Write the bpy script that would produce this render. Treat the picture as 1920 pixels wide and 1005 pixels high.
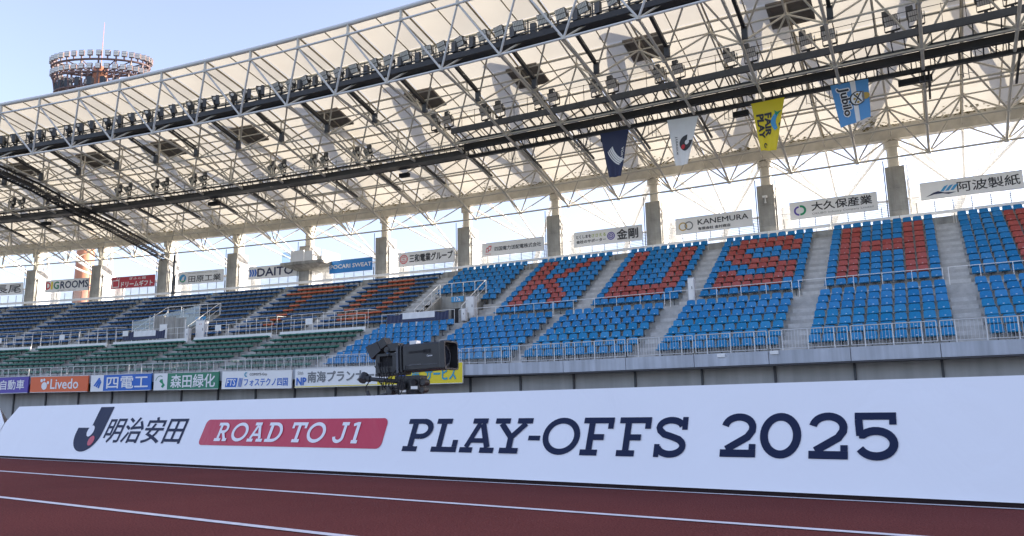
import bpy, bmesh, math, random
from mathutils import Vector, Matrix
random.seed(7)
R = math.radians
for o in list(bpy.data.objects): bpy.data.objects.remove(o)
SC = bpy.context.scene
COL = SC.collection

# ------------------------------------------------------------------ camera
cd = bpy.data.cameras.new("camera"); cam = bpy.data.objects.new("camera", cd); COL.objects.link(cam)
YAW, PIT, ROL = -0.49636, 0.178013, -0.018146
fw = Vector((math.sin(YAW)*math.cos(PIT), math.cos(YAW)*math.cos(PIT), math.sin(PIT)))
rt = Vector((math.cos(YAW), -math.sin(YAW), 0)); up = rt.cross(fw)
r2 = rt*math.cos(ROL)+up*math.sin(ROL); u2 = -rt*math.sin(ROL)+up*math.cos(ROL)
CAMP = Vector((15.777, -49.47, 0.597))
M = Matrix.Identity(4)
for i in range(3):
    M[i][0], M[i][1], M[i][2], M[i][3] = r2[i], u2[i], -fw[i], CAMP[i]
cam.matrix_world = M
cd.sensor_width = 36; cd.lens = 1439.694/1920*36; cd.clip_start = .1; cd.clip_end = 4000
SC.camera = cam

# ------------------------------------------------------------------ light
SUN_EL, SUN_AZ = R(16.5), R(47)          # azimuth clockwise from +Y (behind the stand), towards +X
w = bpy.data.worlds.new("World"); SC.world = w; w.use_nodes = True
nt = w.node_tree; nt.nodes.clear()
sky = nt.nodes.new('ShaderNodeTexSky'); sky.sky_type = 'NISHITA'; sky.sun_disc = False
sky.sun_elevation = SUN_EL; sky.sun_rotation = SUN_AZ; sky.altitude = 10
sky.air_density = 1.0; sky.dust_density = 2.0; sky.ozone_density = 3.0
bg = nt.nodes.new('ShaderNodeBackground'); bg.inputs[1].default_value = 0.13
wo = nt.nodes.new('ShaderNodeOutputWorld')
hs_ = nt.nodes.new('ShaderNodeHueSaturation'); hs_.inputs['Saturation'].default_value = .66      # hazy winter sky
tn_ = nt.nodes.new('ShaderNodeMix'); tn_.data_type = 'RGBA'; tn_.blend_type = 'MULTIPLY'; tn_.inputs[0].default_value = 1; tn_.inputs[7].default_value = (1.0, .97, 1.07, 1)
nt.links.new(sky.outputs[0], hs_.inputs['Color']); nt.links.new(hs_.outputs[0], tn_.inputs[6]); nt.links.new(tn_.outputs[2], bg.inputs[0]); nt.links.new(bg.outputs[0], wo.inputs[0])
ld = bpy.data.lights.new("sun", 'SUN'); ld.energy = 5.0; ld.angle = R(0.5); ld.color = (1, .90, .76)
sun = bpy.data.objects.new("sun", ld); COL.objects.link(sun)
sd = Vector((math.sin(SUN_AZ)*math.cos(SUN_EL), math.cos(SUN_AZ)*math.cos(SUN_EL), math.sin(SUN_EL)))
sun.rotation_euler = sd.to_track_quat('Z', 'Y').to_euler()
sun.location = (60, 80, 90)
vs = SC.view_settings; vs.view_transform = 'Standard'; vs.look = 'None'; vs.gamma = 1; vs.exposure = 1.74
vs.use_curve_mapping = False
SC.cycles.max_bounces = 8; SC.cycles.diffuse_bounces = 4; SC.cycles.transparent_max_bounces = 8

# ------------------------------------------------------------------ materials
def mat(name, col, rough=.6, metal=0, spec=.5, noise=None, bump=None, streak=None):
    """noise=(scale, amount) mottles the colour; bump=(scale, strength); streak=(scale, amount) vertical weathering"""
    m = bpy.data.materials.new(name); m.use_nodes = True
    n = m.node_tree; b = n.nodes['Principled BSDF']
    b.inputs['Base Color'].default_value = (*col, 1); b.inputs['Roughness'].default_value = rough
    b.inputs['Metallic'].default_value = metal; b.inputs['Specular IOR Level'].default_value = spec
    if noise or bump or streak:
        tc = n.nodes.new('ShaderNodeTexCoord')
    last = None
    def mult(fac_out, amt, last):
        mr = n.nodes.new('ShaderNodeMapRange'); mr.inputs[1].default_value = .3; mr.inputs[2].default_value = .7
        mr.inputs[3].default_value = 1-amt; mr.inputs[4].default_value = 1+amt*.5
        n.links.new(fac_out, mr.inputs[0])
        mx = n.nodes.new('ShaderNodeMix'); mx.data_type = 'RGBA'; mx.blend_type = 'MULTIPLY'; mx.inputs[0].default_value = 1
        if last is None: mx.inputs[6].default_value = (*col, 1)
        else: n.links.new(last, mx.inputs[6])
        n.links.new(mr.outputs[0], mx.inputs[7])
        return mx.outputs[2]
    if noise:
        t = n.nodes.new('ShaderNodeTexNoise'); t.inputs['Scale'].default_value = noise[0]; t.inputs['Detail'].default_value = 8
        t.inputs['Roughness'].default_value = .65
        n.links.new(tc.outputs['Object'], t.inputs['Vector']); last = mult(t.outputs[0], noise[1], last)
    if streak:
        mp = n.nodes.new('ShaderNodeMapping'); mp.inputs['Scale'].default_value = (streak[0], streak[0], streak[0]*.06)
        t = n.nodes.new('ShaderNodeTexNoise'); t.inputs['Scale'].default_value = 1; t.inputs['Detail'].default_value = 5
        n.links.new(tc.outputs['Object'], mp.inputs[0]); n.links.new(mp.outputs[0], t.inputs['Vector'])
        last = mult(t.outputs[0], streak[1], last)
    if last is not None: n.links.new(last, b.inputs['Base Color'])
    if bump:
        t = n.nodes.new('ShaderNodeTexNoise'); t.inputs['Scale'].default_value = bump[0]; t.inputs['Detail'].default_value = 6
        n.links.new(tc.outputs['Object'], t.inputs['Vector'])
        bp = n.nodes.new('ShaderNodeBump'); bp.inputs['Strength'].default_value = bump[1]; bp.inputs['Distance'].default_value = .05
        n.links.new(t.outputs[0], bp.inputs['Height']); n.links.new(bp.outputs[0], b.inputs['Normal'])
    return m

M_STEEL = mat('painted_steel', (.60, .57, .50), .5, noise=(1.3, .22))
M_STEELF = mat('front_edge_steel', (.66, .67, .68), .45, noise=(1.5, .12))
M_PURL = mat('purlin_steel', (.42, .37, .28), .6, noise=(2, .25))
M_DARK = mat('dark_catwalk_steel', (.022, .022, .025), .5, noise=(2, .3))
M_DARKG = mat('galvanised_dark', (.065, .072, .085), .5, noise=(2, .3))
M_CONC = mat('concrete', (.40, .39, .36), .85, noise=(1.1, .28), streak=(3.5, .34), bump=(14, .25))
M_TERR = mat('terrace_concrete', (.47, .46, .44), .85, noise=(1.8, .28), bump=(18, .2))
M_STEP = mat('step_concrete', (.55, .54, .52), .85, noise=(3, .25))
M_FASC = mat('fascia_panel', (.44, .47, .52), .5, noise=(.8, .10), streak=(4, .24))
M_WALL = mat('wall_panel_grey', (.42, .42, .42), .6, noise=(.6, .08), streak=(3, .16))
M_JOINT = mat('joint_dark', (.08, .08, .09), .7)
M_RAIL = mat('galvanised_rail', (.56, .57, .58), .42, .35)
M_WHITE = mat('white_paint', (.80, .80, .79), .5, noise=(2, .05))
M_SIGN = mat('sign_white', (.80, .80, .80), .5, noise=(1, .06))
M_BLUE = mat('blue_plastic', (.001, .19, .45), .38, spec=.3, noise=(4, .12))
M_BLUE2 = mat('faded_blue_plastic', (.003, .22, .46), .45, spec=.25, noise=(5, .14))
M_RED = mat('red_plastic', (.36, .05, .035), .36, noise=(4, .2))
M_ORANGE = mat('orange_plastic', (.58, .11, .035), .42, noise=(4, .2))
M_NAVY = mat('navy_plastic', (.012, .11, .30), .4, noise=(4, .2))
M_GREEN = mat('green_plastic', (.014, .15, .115), .42, noise=(4, .2))
M_TAG = mat('seat_tag', (.75, .8, .85), .3)  # pale colour of the highlight painted on the seat backs
M_TRACKL = mat('line_paint', (.72, .68, .70), .8, noise=(9, .2))
M_BANNER = mat('banner_fabric', (.84, .85, .88), .55, noise=(.5, .03))
M_INK = mat('navy_ink', (.008, .016, .055), .6, spec=.25)
M_INKRED = mat('red_ink', (.52, .015, .055), .45)
M_BLACK = mat('camera_black', (.022, .023, .026), .45, noise=(8, .2))
M_BLACK2 = mat('matt_black', (.012, .012, .014), .8)
M_GLASSD = mat('lens_glass', (.01, .012, .02), .05)
M_RUST = mat('tower_orange_steel', (.50, .21, .12), .6, noise=(.6, .12))
M_RUSTD = mat('tower_brown_steel', (.13, .08, .078), .6, noise=(1, .25))
M_LAMP = mat('lamp_glass', (.62, .62, .60), .2, noise=(8, .1))
M_LAMPB = mat('lamp_body', (.03, .037, .048), .5, noise=(3, .2))
M_PLATE = mat('vent_plate', (.20, .18, .16), .8, noise=(2, .3))
M_MOSS = mat('gutter_moss', (.20, .165, .06), .95, noise=(3, .5))
M_CAB = mat('cabinet_paint', (.60, .62, .66), .45, noise=(2, .06))
def inkm(name, c, r=.5): return mat('ink_'+name, c, r)
I_K = inkm('black', (.025, .025, .03)); I_W = inkm('white', (.78, .78, .78)); I_B = inkm('blue', (.01, .12, .50)); I_R = inkm('red', (.55, .02, .03))
I_G = inkm('green', (.0, .26, .12)); I_O = inkm('orange', (.72, .13, .035)); I_Y = inkm('yellow', (.76, .60, .01)); I_P = inkm('purple', (.09, .06, .36))
I_LB = inkm('light_blue', (.05, .32, .62)); I_T = inkm('teal', (.02, .30, .44)); I_LG = inkm('lime', (.42, .50, .12)); I_GD = inkm('gold', (.5, .33, .06)); I_GY = inkm('grey', (.18, .19, .2)); I_N = inkm('navy', (.012, .02, .075))
I_CR = inkm('crimson', (.45, .02, .04)); I_GR2 = inkm('forest', (.02, .20, .11))

# banner wrinkles: a coarse stretched wave as fine relief
def wrinkle(m, s):
    n = m.node_tree; b = n.nodes['Principled BSDF']
    g = n.nodes.new('ShaderNodeNewGeometry')
    mp = n.nodes.new('ShaderNodeMapping'); mp.inputs['Scale'].default_value = (1.3, 1.3, .7); mp.inputs['Rotation'].default_value = (.2, .5, .3)
    t = n.nodes.new('ShaderNodeTexNoise'); t.inputs['Scale'].default_value = 1.5; t.inputs['Detail'].default_value = 4; t.inputs['Distortion'].default_value = .9
    bp = n.nodes.new('ShaderNodeBump'); bp.inputs['Strength'].default_value = s; bp.inputs['Distance'].default_value = .05
    n.links.new(g.outputs['Position'], mp.inputs[0]); n.links.new(mp.outputs[0], t.inputs['Vector']); n.links.new(t.outputs[0], bp.inputs['Height'])
    n.links.new(bp.outputs[0], b.inputs['Normal'])
for m_ in (M_BANNER, M_INK, M_INKRED): wrinkle(m_, .42)
def fade(m, amt):     # every seat has aged a little differently
    n = m.node_tree; b = n.nodes['Principled BSDF']; src = b.inputs['Base Color'].links[0].from_socket
    oi = n.nodes.new('ShaderNodeObjectInfo'); ge = n.nodes.new('ShaderNodeNewGeometry'); ad = n.nodes.new('ShaderNodeMath'); ad.operation = 'ADD'
    fr = n.nodes.new('ShaderNodeMath'); fr.operation = 'FRACT'; mr = n.nodes.new('ShaderNodeMapRange'); mr.inputs[3].default_value = 1-amt; mr.inputs[4].default_value = 1+amt
    hs = n.nodes.new('ShaderNodeHueSaturation')
    sm = n.nodes.new('ShaderNodeMapRange'); sm.inputs[3].default_value = 1.0; sm.inputs[4].default_value = .93
    n.links.new(oi.outputs['Random'], ad.inputs[0]); n.links.new(ge.outputs['Random Per Island'], ad.inputs[1]); n.links.new(ad.outputs[0], fr.inputs[0])
    n.links.new(fr.outputs[0], mr.inputs[0]); n.links.new(fr.outputs[0], sm.inputs[0]); n.links.new(mr.outputs[0], hs.inputs['Value']); n.links.new(sm.outputs[0], hs.inputs['Saturation'])
    n.links.new(src, hs.inputs['Color']); n.links.new(hs.outputs[0], b.inputs['Base Color'])
for m_ in (M_BLUE, M_BLUE2, M_RED, M_ORANGE, M_NAVY, M_GREEN): fade(m_, .10)

# membrane: translucent coated fabric
M_MEMB = bpy.data.materials.new('roof_membrane'); M_MEMB.use_nodes = True
n = M_MEMB.node_tree; n.nodes.clear()
o_ = n.nodes.new('ShaderNodeOutputMaterial'); mx = n.nodes.new('ShaderNodeMixShader'); d_ = n.nodes.new('ShaderNodeBsdfDiffuse'); t_ = n.nodes.new('ShaderNodeBsdfTranslucent')
tc = n.nodes.new('ShaderNodeTexCoord'); tn = n.nodes.new('ShaderNodeTexNoise'); tn.inputs['Scale'].default_value = .5; tn.inputs['Detail'].default_value = 6
cr = n.nodes.new('ShaderNodeMix'); cr.data_type = 'RGBA'; cr.inputs[6].default_value = (.43, .395, .33, 1); cr.inputs[7].default_value = (.52, .49, .42, 1)
n.links.new(tc.outputs['Object'], tn.inputs['Vector']); n.links.new(tn.outputs[0], cr.inputs[0])
n.links.new(cr.outputs[2], t_.inputs[0]); d_.inputs[0].default_value = (.66, .63, .56, 1)
mx.inputs[0].default_value = .54
n.links.new(d_.outputs[0], mx.inputs[1]); n.links.new(t_.outputs[0], mx.inputs[2]); n.links.new(mx.outputs[0], o_.inputs[0])
# clear sheet / glass
def glassm(name, col, alpha):
    m = bpy.data.materials.new(name); m.use_nodes = True; n = m.node_tree; n.nodes.clear()
    o = n.nodes.new('ShaderNodeOutputMaterial'); a = n.nodes.new('ShaderNodeBsdfTransparent'); a.inputs[0].default_value = (*col, 1)
    g = n.nodes.new('ShaderNodeBsdfGlossy'); g.inputs['Roughness'].default_value = .05; x = n.nodes.new('ShaderNodeMixShader'); x.inputs[0].default_value = alpha
    n.links.new(a.outputs[0], x.inputs[1]); n.links.new(g.outputs[0], x.inputs[2]); n.links.new(x.outputs[0], o.inputs[0]); return m
M_GLASS = glassm('booth_glass', (.72, .80, .86), .14)

# track surface
M_TRACK = mat('track_rubber', (.165, .043, .036), .95, spec=.08, noise=(.35, .22))
n = M_TRACK.node_tree; b = n.nodes['Principled BSDF']; lk = b.inputs['Base Color'].links[0].from_socket
tc = n.nodes.new('ShaderNodeTexCoord'); v = n.nodes.new('ShaderNodeTexNoise'); v.inputs['Scale'].default_value = 90; v.inputs['Detail'].default_value = 3
mr = n.nodes.new('ShaderNodeMapRange'); mr.inputs[1].default_value = .35; mr.inputs[2].default_value = .7; mr.inputs[3].default_value = .72; mr.inputs[4].default_value = 1.25
mx = n.nodes.new('ShaderNodeMix'); mx.data_type = 'RGBA'; mx.blend_type = 'MULTIPLY'; mx.inputs[0].default_value = 1
n.links.new(tc.outputs['Object'], v.inputs['Vector']); n.links.new(v.outputs[0], mr.inputs[0]); n.links.new(lk, mx.inputs[6]); n.links.new(mr.outputs[0], mx.inputs[7])
n.links.new(mx.outputs[2], b.inputs['Base Color'])
bp = n.nodes.new('ShaderNodeBump'); bp.inputs['Strength'].default_value = .5; bp.inputs['Distance'].default_value = .01
n.links.new(v.outputs[0], bp.inputs['Height']); n.links.new(bp.outputs[0], b.inputs['Normal'])

# ------------------------------------------------------------------ builders
ORD = ['zeroth','first','second','third','fourth','fifth','sixth','seventh','eighth','ninth','tenth','eleventh','twelfth','thirteenth','fourteenth','fifteenth','sixteenth','seventeenth','eighteenth','nineteenth','twentieth']
def ordn(i):
    if i <= 20: return ORD[i]
    t = {2:'twenty',3:'thirty',4:'forty',5:'fifty',6:'sixty',7:'seventy',8:'eighty',9:'ninety'}
    if i >= 100: return 'one hundred and '+ordn(i-100) if i > 100 else 'hundredth'
    return t[i//10]+(('-'+ORD[i%10]) if i%10 else 'th')
def thing(name, label, cat, loc=(0,0,0), rz=0, group=None):
    o = bpy.data.objects.new(name, None); COL.objects.link(o); o.location = loc; o.rotation_euler = (0,0,rz)
    o.empty_display_size = .2
    o['label'] = label; o['category'] = cat
    if group: o['group'] = group
    return o
class MB:
    def __init__(s): s.v = []; s.f = []; s.mi = []; s.cur = 0; s.sm = []
    def add(s, vs, fs, smooth=False):
        k = len(s.v); s.v += [tuple(x) for x in vs]
        for f in fs: s.f.append([i+k for i in f]); s.mi.append(s.cur); s.sm.append(smooth)
    def hexa(s, p):   # 8 points: bottom 4 (ccw), top 4
        s.add(p, [(0,3,2,1),(4,5,6,7),(0,1,5,4),(1,2,6,5),(2,3,7,6),(3,0,4,7)])
    def box(s, x0,x1,y0,y1,z0,z1, T=None):
        p = [Vector(q) for q in ((x0,y0,z0),(x1,y0,z0),(x1,y1,z0),(x0,y1,z0),(x0,y0,z1),(x1,y0,z1),(x1,y1,z1),(x0,y1,z1))]
        if T: p = [T @ q for q in p]
        s.hexa(p)
    def tube(s, a, b, r, n=6, r1=None, cap=True):
        a = Vector(a); b = Vector(b); d = b-a
        if d.length < 1e-6: return
        r1 = r if r1 is None else r1
        q = d.to_track_quat('Z','Y'); X = q @ Vector((1,0,0)); Y = q @ Vector((0,1,0))
        vs = []
        for p, rr in ((a,r),(b,r1)):
            for i in range(n):
                t = 2*math.pi*i/n; vs.append(p+X*rr*math.cos(t)+Y*rr*math.sin(t))
        fs = [(i,(i+1)%n,n+(i+1)%n,n+i) for i in range(n)]
        s.add(vs, fs, n > 5)
        if cap: s.add(vs, [tuple(reversed(range(n))), tuple(range(n,2*n))])
    def path(s, pts, r, n=6):
        for a, b in zip(pts, pts[1:]): s.tube(a, b, r, n)
    def bar(s, a, b, w, h):   # rectangular bar, h along world up
        a = Vector(a); b = Vector(b); d = (b-a).normalized(); X = d.cross(Vector((0,0,1)))
        if X.length < 1e-3: X = Vector((1,0,0))
        X.normalize(); Y = X.cross(d).normalized(); X = X*w/2; Y = Y*h/2
        s.hexa([a-X-Y, a+X-Y, b+X-Y, b-X-Y, a-X+Y, a+X+Y, b+X+Y, b-X+Y])
    def quad(s, *p): s.add(p, [tuple(range(len(p)))])
    def prism(s, poly, off):  # poly: 3D points, off: extrusion vector
        n = len(poly); p = [Vector(q) for q in poly]; k = [q+Vector(off) for q in p]
        s.add(p+k, [tuple(range(n)), tuple(reversed(range(n,2*n)))]+[(i,n+i,n+(i+1)%n,(i+1)%n) for i in range(n)])
    def mesh(s, name, *mats):
        me = bpy.data.meshes.new(name); me.from_pydata(s.v, [], s.f)
        for m in mats: me.materials.append(m)
        me.polygons.foreach_set('material_index', s.mi)
        me.polygons.foreach_set('use_smooth', s.sm)
        me.update(); return me
    def build(s, name, m, parent=None, **props):
        mats = m if isinstance(m, (list, tuple)) else (m,)
        o = bpy.data.objects.new(name, s.mesh(name, *mats)); COL.objects.link(o)
        if parent is not None: o.parent = parent
        for k, v in props.items(): o[k] = v
        return o
def inst(name, me, parent=None, mtx=None, loc=None):
    o = bpy.data.objects.new(name, me); COL.objects.link(o)
    if parent is not None: o.parent = parent
    if mtx is not None: o.matrix_local = mtx
    if loc is not None: o.location = loc
    return o
def boxpart(name, m, parent, x0,x1,y0,y1,z0,z1, T=None, **k):
    b = MB(); b.box(x0,x1,y0,y1,z0,z1,T); return b.build(name, m, parent, **k)

# plan of the stand: straight for s > S0, a gentle arc to the left of it. s along, d towards the field
KAP = 0.0159746/3.73166; S0 = 0.3332*3.73166; U = 3.73166
def th_of(s): return -min(s-S0, 0)*KAP
def P(s, d, z):
    t = th_of(s)
    if s > S0: x, y = s, 0
    else: x, y = S0-math.sin(t)/KAP, -(1-math.cos(t))/KAP
    return Vector((x+d*math.sin(t), y-d*math.cos(t), z))
def PS(s, d, z):   # seating bowl: the front rows climb slightly towards the left end
    c = .012*max(0, -s); return P(s, d, z+c*max(0, min(1, (5.4-z)/2.84)))
def FR(s, d, z, f=P):   # local frame: x along the stand, y away from the field
    p = f(s, d, z); return Matrix.Translation(p) @ Matrix.Rotation(-(-th_of(s)) if False else th_of(s), 4, 'Z')
def FRr(s): return Matrix.Rotation(th_of(s), 4, 'Z')
# rotation sign: tangent at s is (cos t, sin t)
def frange(a, b, n): return [a+(b-a)*i/n for i in range(n+1)]
def depth(p): return (Vector(p)-CAMP).dot(fw)
def inframe(p, m=.06):
    d = Vector(p)-CAMP; z = d.dot(fw)
    if z < .5: return False
    return abs(d.dot(r2)/z) < (.6668)*(1+m) and abs(d.dot(u2)/z) < .349*(1+m)

def strip(mb, ss, pts, f=P):
    """sweep a (d,z) open profile along s"""
    rows = [[f(s, d, z) for d, z in pts] for s in ss]; n = len(pts)
    vs = [p for r in rows for p in r]; fs = []
    for i in range(len(ss)-1):
        for j in range(n-1): fs.append((i*n+j, (i+1)*n+j, (i+1)*n+j+1, i*n+j+1))
    mb.add(vs, fs)
def sweep_box(mb, s0, s1, d0, d1, z0, z1, f=P, step=3.73):
    n = max(1, int(math.ceil(abs(s1-s0)/step))) if s0 < S0 else 1
    if s1 > S0 > s0: n = max(n, 4)
    for a, b in zip(frange(s0,s1,n), frange(s0,s1,n)[1:]):
        mb.hexa([f(a,d1,z0), f(b,d1,z0), f(b,d0,z0), f(a,d0,z0), f(a,d1,z1), f(b,d1,z1), f(b,d0,z1), f(a,d0,z1)])
SMIN, SMAX = -72., 48.

# ------------------------------------------------------------------ ground and track
g = MB(); g.quad((-900,-900,-.02),(900,-900,-.02),(900,900,-.02),(-900,900,-.02))
M_GND = mat('ground_asphalt', (.20, .20, .19), .9, noise=(.5, .2))
g.build('ground', M_GND, kind='structure')
BY = -0.1058115; bu = Vector((math.cos(BY), math.sin(BY), 0)); bn = Vector((-math.sin(BY), math.cos(BY), 0))
BO = Vector((16.318, -44.376, 0))
def G(u, v, z=0): q = BO+bu*u+bn*v; return Vector((q.x, q.y, z))
g = MB(); g.quad(G(-160,-9,0), G(120,-9,0), G(120,11,0), G(-160,11,0))
g.build('running_track', M_TRACK, kind='structure')
g = MB(); g.quad(G(-160,-120,-.008), G(120,-120,-.008), G(120,-9,-.008), G(-160,-9,-.008))
g.build('infield_grass', mat('grass_green', (.05, .10, .03), .95, noise=(3, .3)), kind='structure')
for i, v in enumerate((-.03, -1.22, -2.44, -3.66, -4.88, -6.10, 1.22)):
    hw = .028 if i else .02
    g = MB(); g.quad(G(-150,v-hw,.004), G(100,v-hw,.004), G(100,v+hw,.004), G(-150,v+hw,.004))
    g.build('lane_line', M_TRACKL, kind='structure')

# ------------------------------------------------------------------ grandstand
stand = thing('grandstand', 'long concrete grandstand with two tiers of stepped seating under the roof', 'grandstand')
LOW = [(16.75-.84*i, 2.89+.413*i) for i in range(7)]      # seat front edge (d, z), row 1 = front
UPP = [(9.34-.709*i, 6.14+.419*i) for i in range(11)]
ss = [x for x in frange(SMIN, S0, 24)]+[12, 24, 36, SMAX]
def terrace(rows, dfront, dback, zpre):
    pts = [(dfront, zpre)]
    for i, (d, z) in enumerate(rows):
        fl = z-.40
        pts.append((pts[-1][0], fl)); nd = rows[i+1][0]+.18 if i+1 < len(rows) else dback
        pts.append((nd, fl))
    return pts
mb = MB(); strip(mb, ss, terrace(LOW, 17.36, 11.35, 2.2), PS); mb.build('lower_terrace', M_TERR, stand)
VOM = [(-14.5, -9.35, 5.0), (-38.9, -31.3, 5.0)]   # vomitories cut through the lower rows of the upper tier
vrow = 5
mb = MB()
dcut = UPP[vrow][0]+.18
pts = terrace(UPP, UPP[0][0]+.18, .95, 5.45); cutz = UPP[vrow][1]-.40
a = SMIN; segs = []
for v0, v1, _ in VOM[::-1]: segs.append((a, v0)); a = v1
segs.append((a, SMAX))
for a, b in segs:
    if a < S0 < b: q = frange(a, S0, 6)+[b]
    else: q = frange(a, b, 6)
    lo = [p for p in pts if p[1] < cutz-1e-4 or (abs(p[1]-cutz) < 1e-4)][:2*vrow+1]
    strip(mb, q, pts[:2*vrow+1], PS)
strip(mb, ss, pts[2*vrow:], PS)
mb.build('upper_terrace', M_TERR, stand)
mb = MB(); sweep_box(mb, SMIN, SMAX, 9.52, 11.35, 4.9, 5.45, PS); mb.build('aisle_slab', M_TERR, stand)
# white edge beam of the aisle over the left blocks, one piece per block
LOWB = [(-60.4,-53.8),(-52.9,-46.3),(-45.4,-38.75),(-37.9,-31.1),(-30.3,-23.6),(-22.67,-15.9),(-14.77,-9.16),(-8.15,-2.53),(-1.8,4.0),(5.1,10.3),(11.42,16.65),(17.68,22.9)]
UPB = [(-66.5,-59.9),(-59,-52.45),(-51.56,-45),(-44.1,-37.6),(-36.8,-30.2),(-29.2,-22.8),(-21.65,-15.65),(-14.07,-8.66),(-7.62,-2.3),(-1.07,4.1),(5.22,10.38),(11.43,16.6),(17.72,22.9)]
for a, b in LOWB[:6]:
    mb = MB(); sweep_box(mb, a-.1, b+.1, 11.36, 11.44, 5.30, 5.64, PS); mb.build('aisle_edge_beam', M_WHITE, stand)
# fascia panels and recessed lower wall, one panel every 3.0 m
J0 = 1.05; JP = 3.005
for i in range(-24, 12):
    a = J0+i*JP; b = a+JP
    mb = MB(); sweep_box(mb, a+.012, b-.012, 17.4, 17.62, 2.06, 2.58, PS); mb.build('fascia_panel', M_FASC, stand)
    mb = MB(); sweep_box(mb, a+.03, b-.03, 16.36, 16.44, 0, 2.02, P); mb.build('wall_panel', M_WALL, stand)
    q = P(a, 16.47, 0); T = Matrix.Translation(q) @ FRr(a)
    boxpart('wall_post', M_JOINT if i % 3 == 0 else M_DARKG, stand, -.045,.045,-.05,.05, 0,2.02, T)
mb = MB(); sweep_box(mb, SMIN, SMAX, 16.3, 17.4, 2.03, 2.2, PS); sweep_box(mb, SMIN, SMAX, 17.36, 17.4, 2.2, 2.56, PS); mb.build('soffit', M_CONC, stand)
mb = MB(); sweep_box(mb, SMIN, SMAX, 17.38, 17.58, 2.0, 2.055, PS); mb.build('fascia_drip', M_JOINT, stand)
# lane of stairs: every tread is a piece
def stair(rows, s0, s1, i0=0):
    for i in range(i0, len(rows)):
        d, z = rows[i]; fl = z-.40
        ndep = (rows[0][0]-rows[1][0])
        df = d+.18
        mb = MB(); sweep_box(mb, s0, s1, df, df+ndep*.5, fl-.413+.003, fl-.205, PS)
        mb.build('stair_step', M_STEP, stand)
for k in range(len(LOWB)-1): stair(LOW, LOWB[k][1]+.04, LOWB[k+1][0]-.04, 1)
for k in range(len(UPB)-1):
    a, b = UPB[k][1]+.04, UPB[k+1][0]-.04
    i0 = 0
    for v0, v1, _ in VOM:
        if v0 < (a+b)/2 < v1: i0 = vrow+1
    stair(UPP, a, b, i0)
mb = MB(); sweep_box(mb, SMIN, SMAX, .70, .745, 0, 10.3, P); mb.build('rear_wall', M_CONC, stand)
for e in (SMIN, SMAX):
    mb = MB(); sweep_box(mb, e-.2, e, .75, 17.3, 0, 10.3, P); mb.build('end_wall', M_CONC, stand)
# back parapet: sill band, bright gap, louvre posts and slats
mb = MB(); sweep_box(mb, SMIN, SMAX, .75, .95, 9.5, 10.66, P); mb.build('back_wall', M_CONC, stand)
for i in range(-20, 13):
    a = i*U
    mb = MB(); sweep_box(mb, a+.02, a+U-.02, .30, .42, 10.93, 11.12, P); mb.build('sill_panel', M_SIGN, stand)
    for k in range(4):
        mb = MB(); q = P(a+U*k/4, -.40, 10.3); mb.tube(q, q+Vector((0,0,1.62)), .022, 5); mb.build('screen_post', M_DARKG, stand)
    mb = MB(); sweep_box(mb, a+.02, a+U-.02, -.42, -.38, 12.20, 12.27, P); mb.build('screen_rail', M_SIGN, stand)
mb = MB()
for k in range(9): sweep_box(mb, SMIN, SMAX, -.46, -.43, 11.26+k*.105, 11.295+k*.105, P)
mb.build('screen_slats', M_SIGN, stand, kind='stuff')

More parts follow.
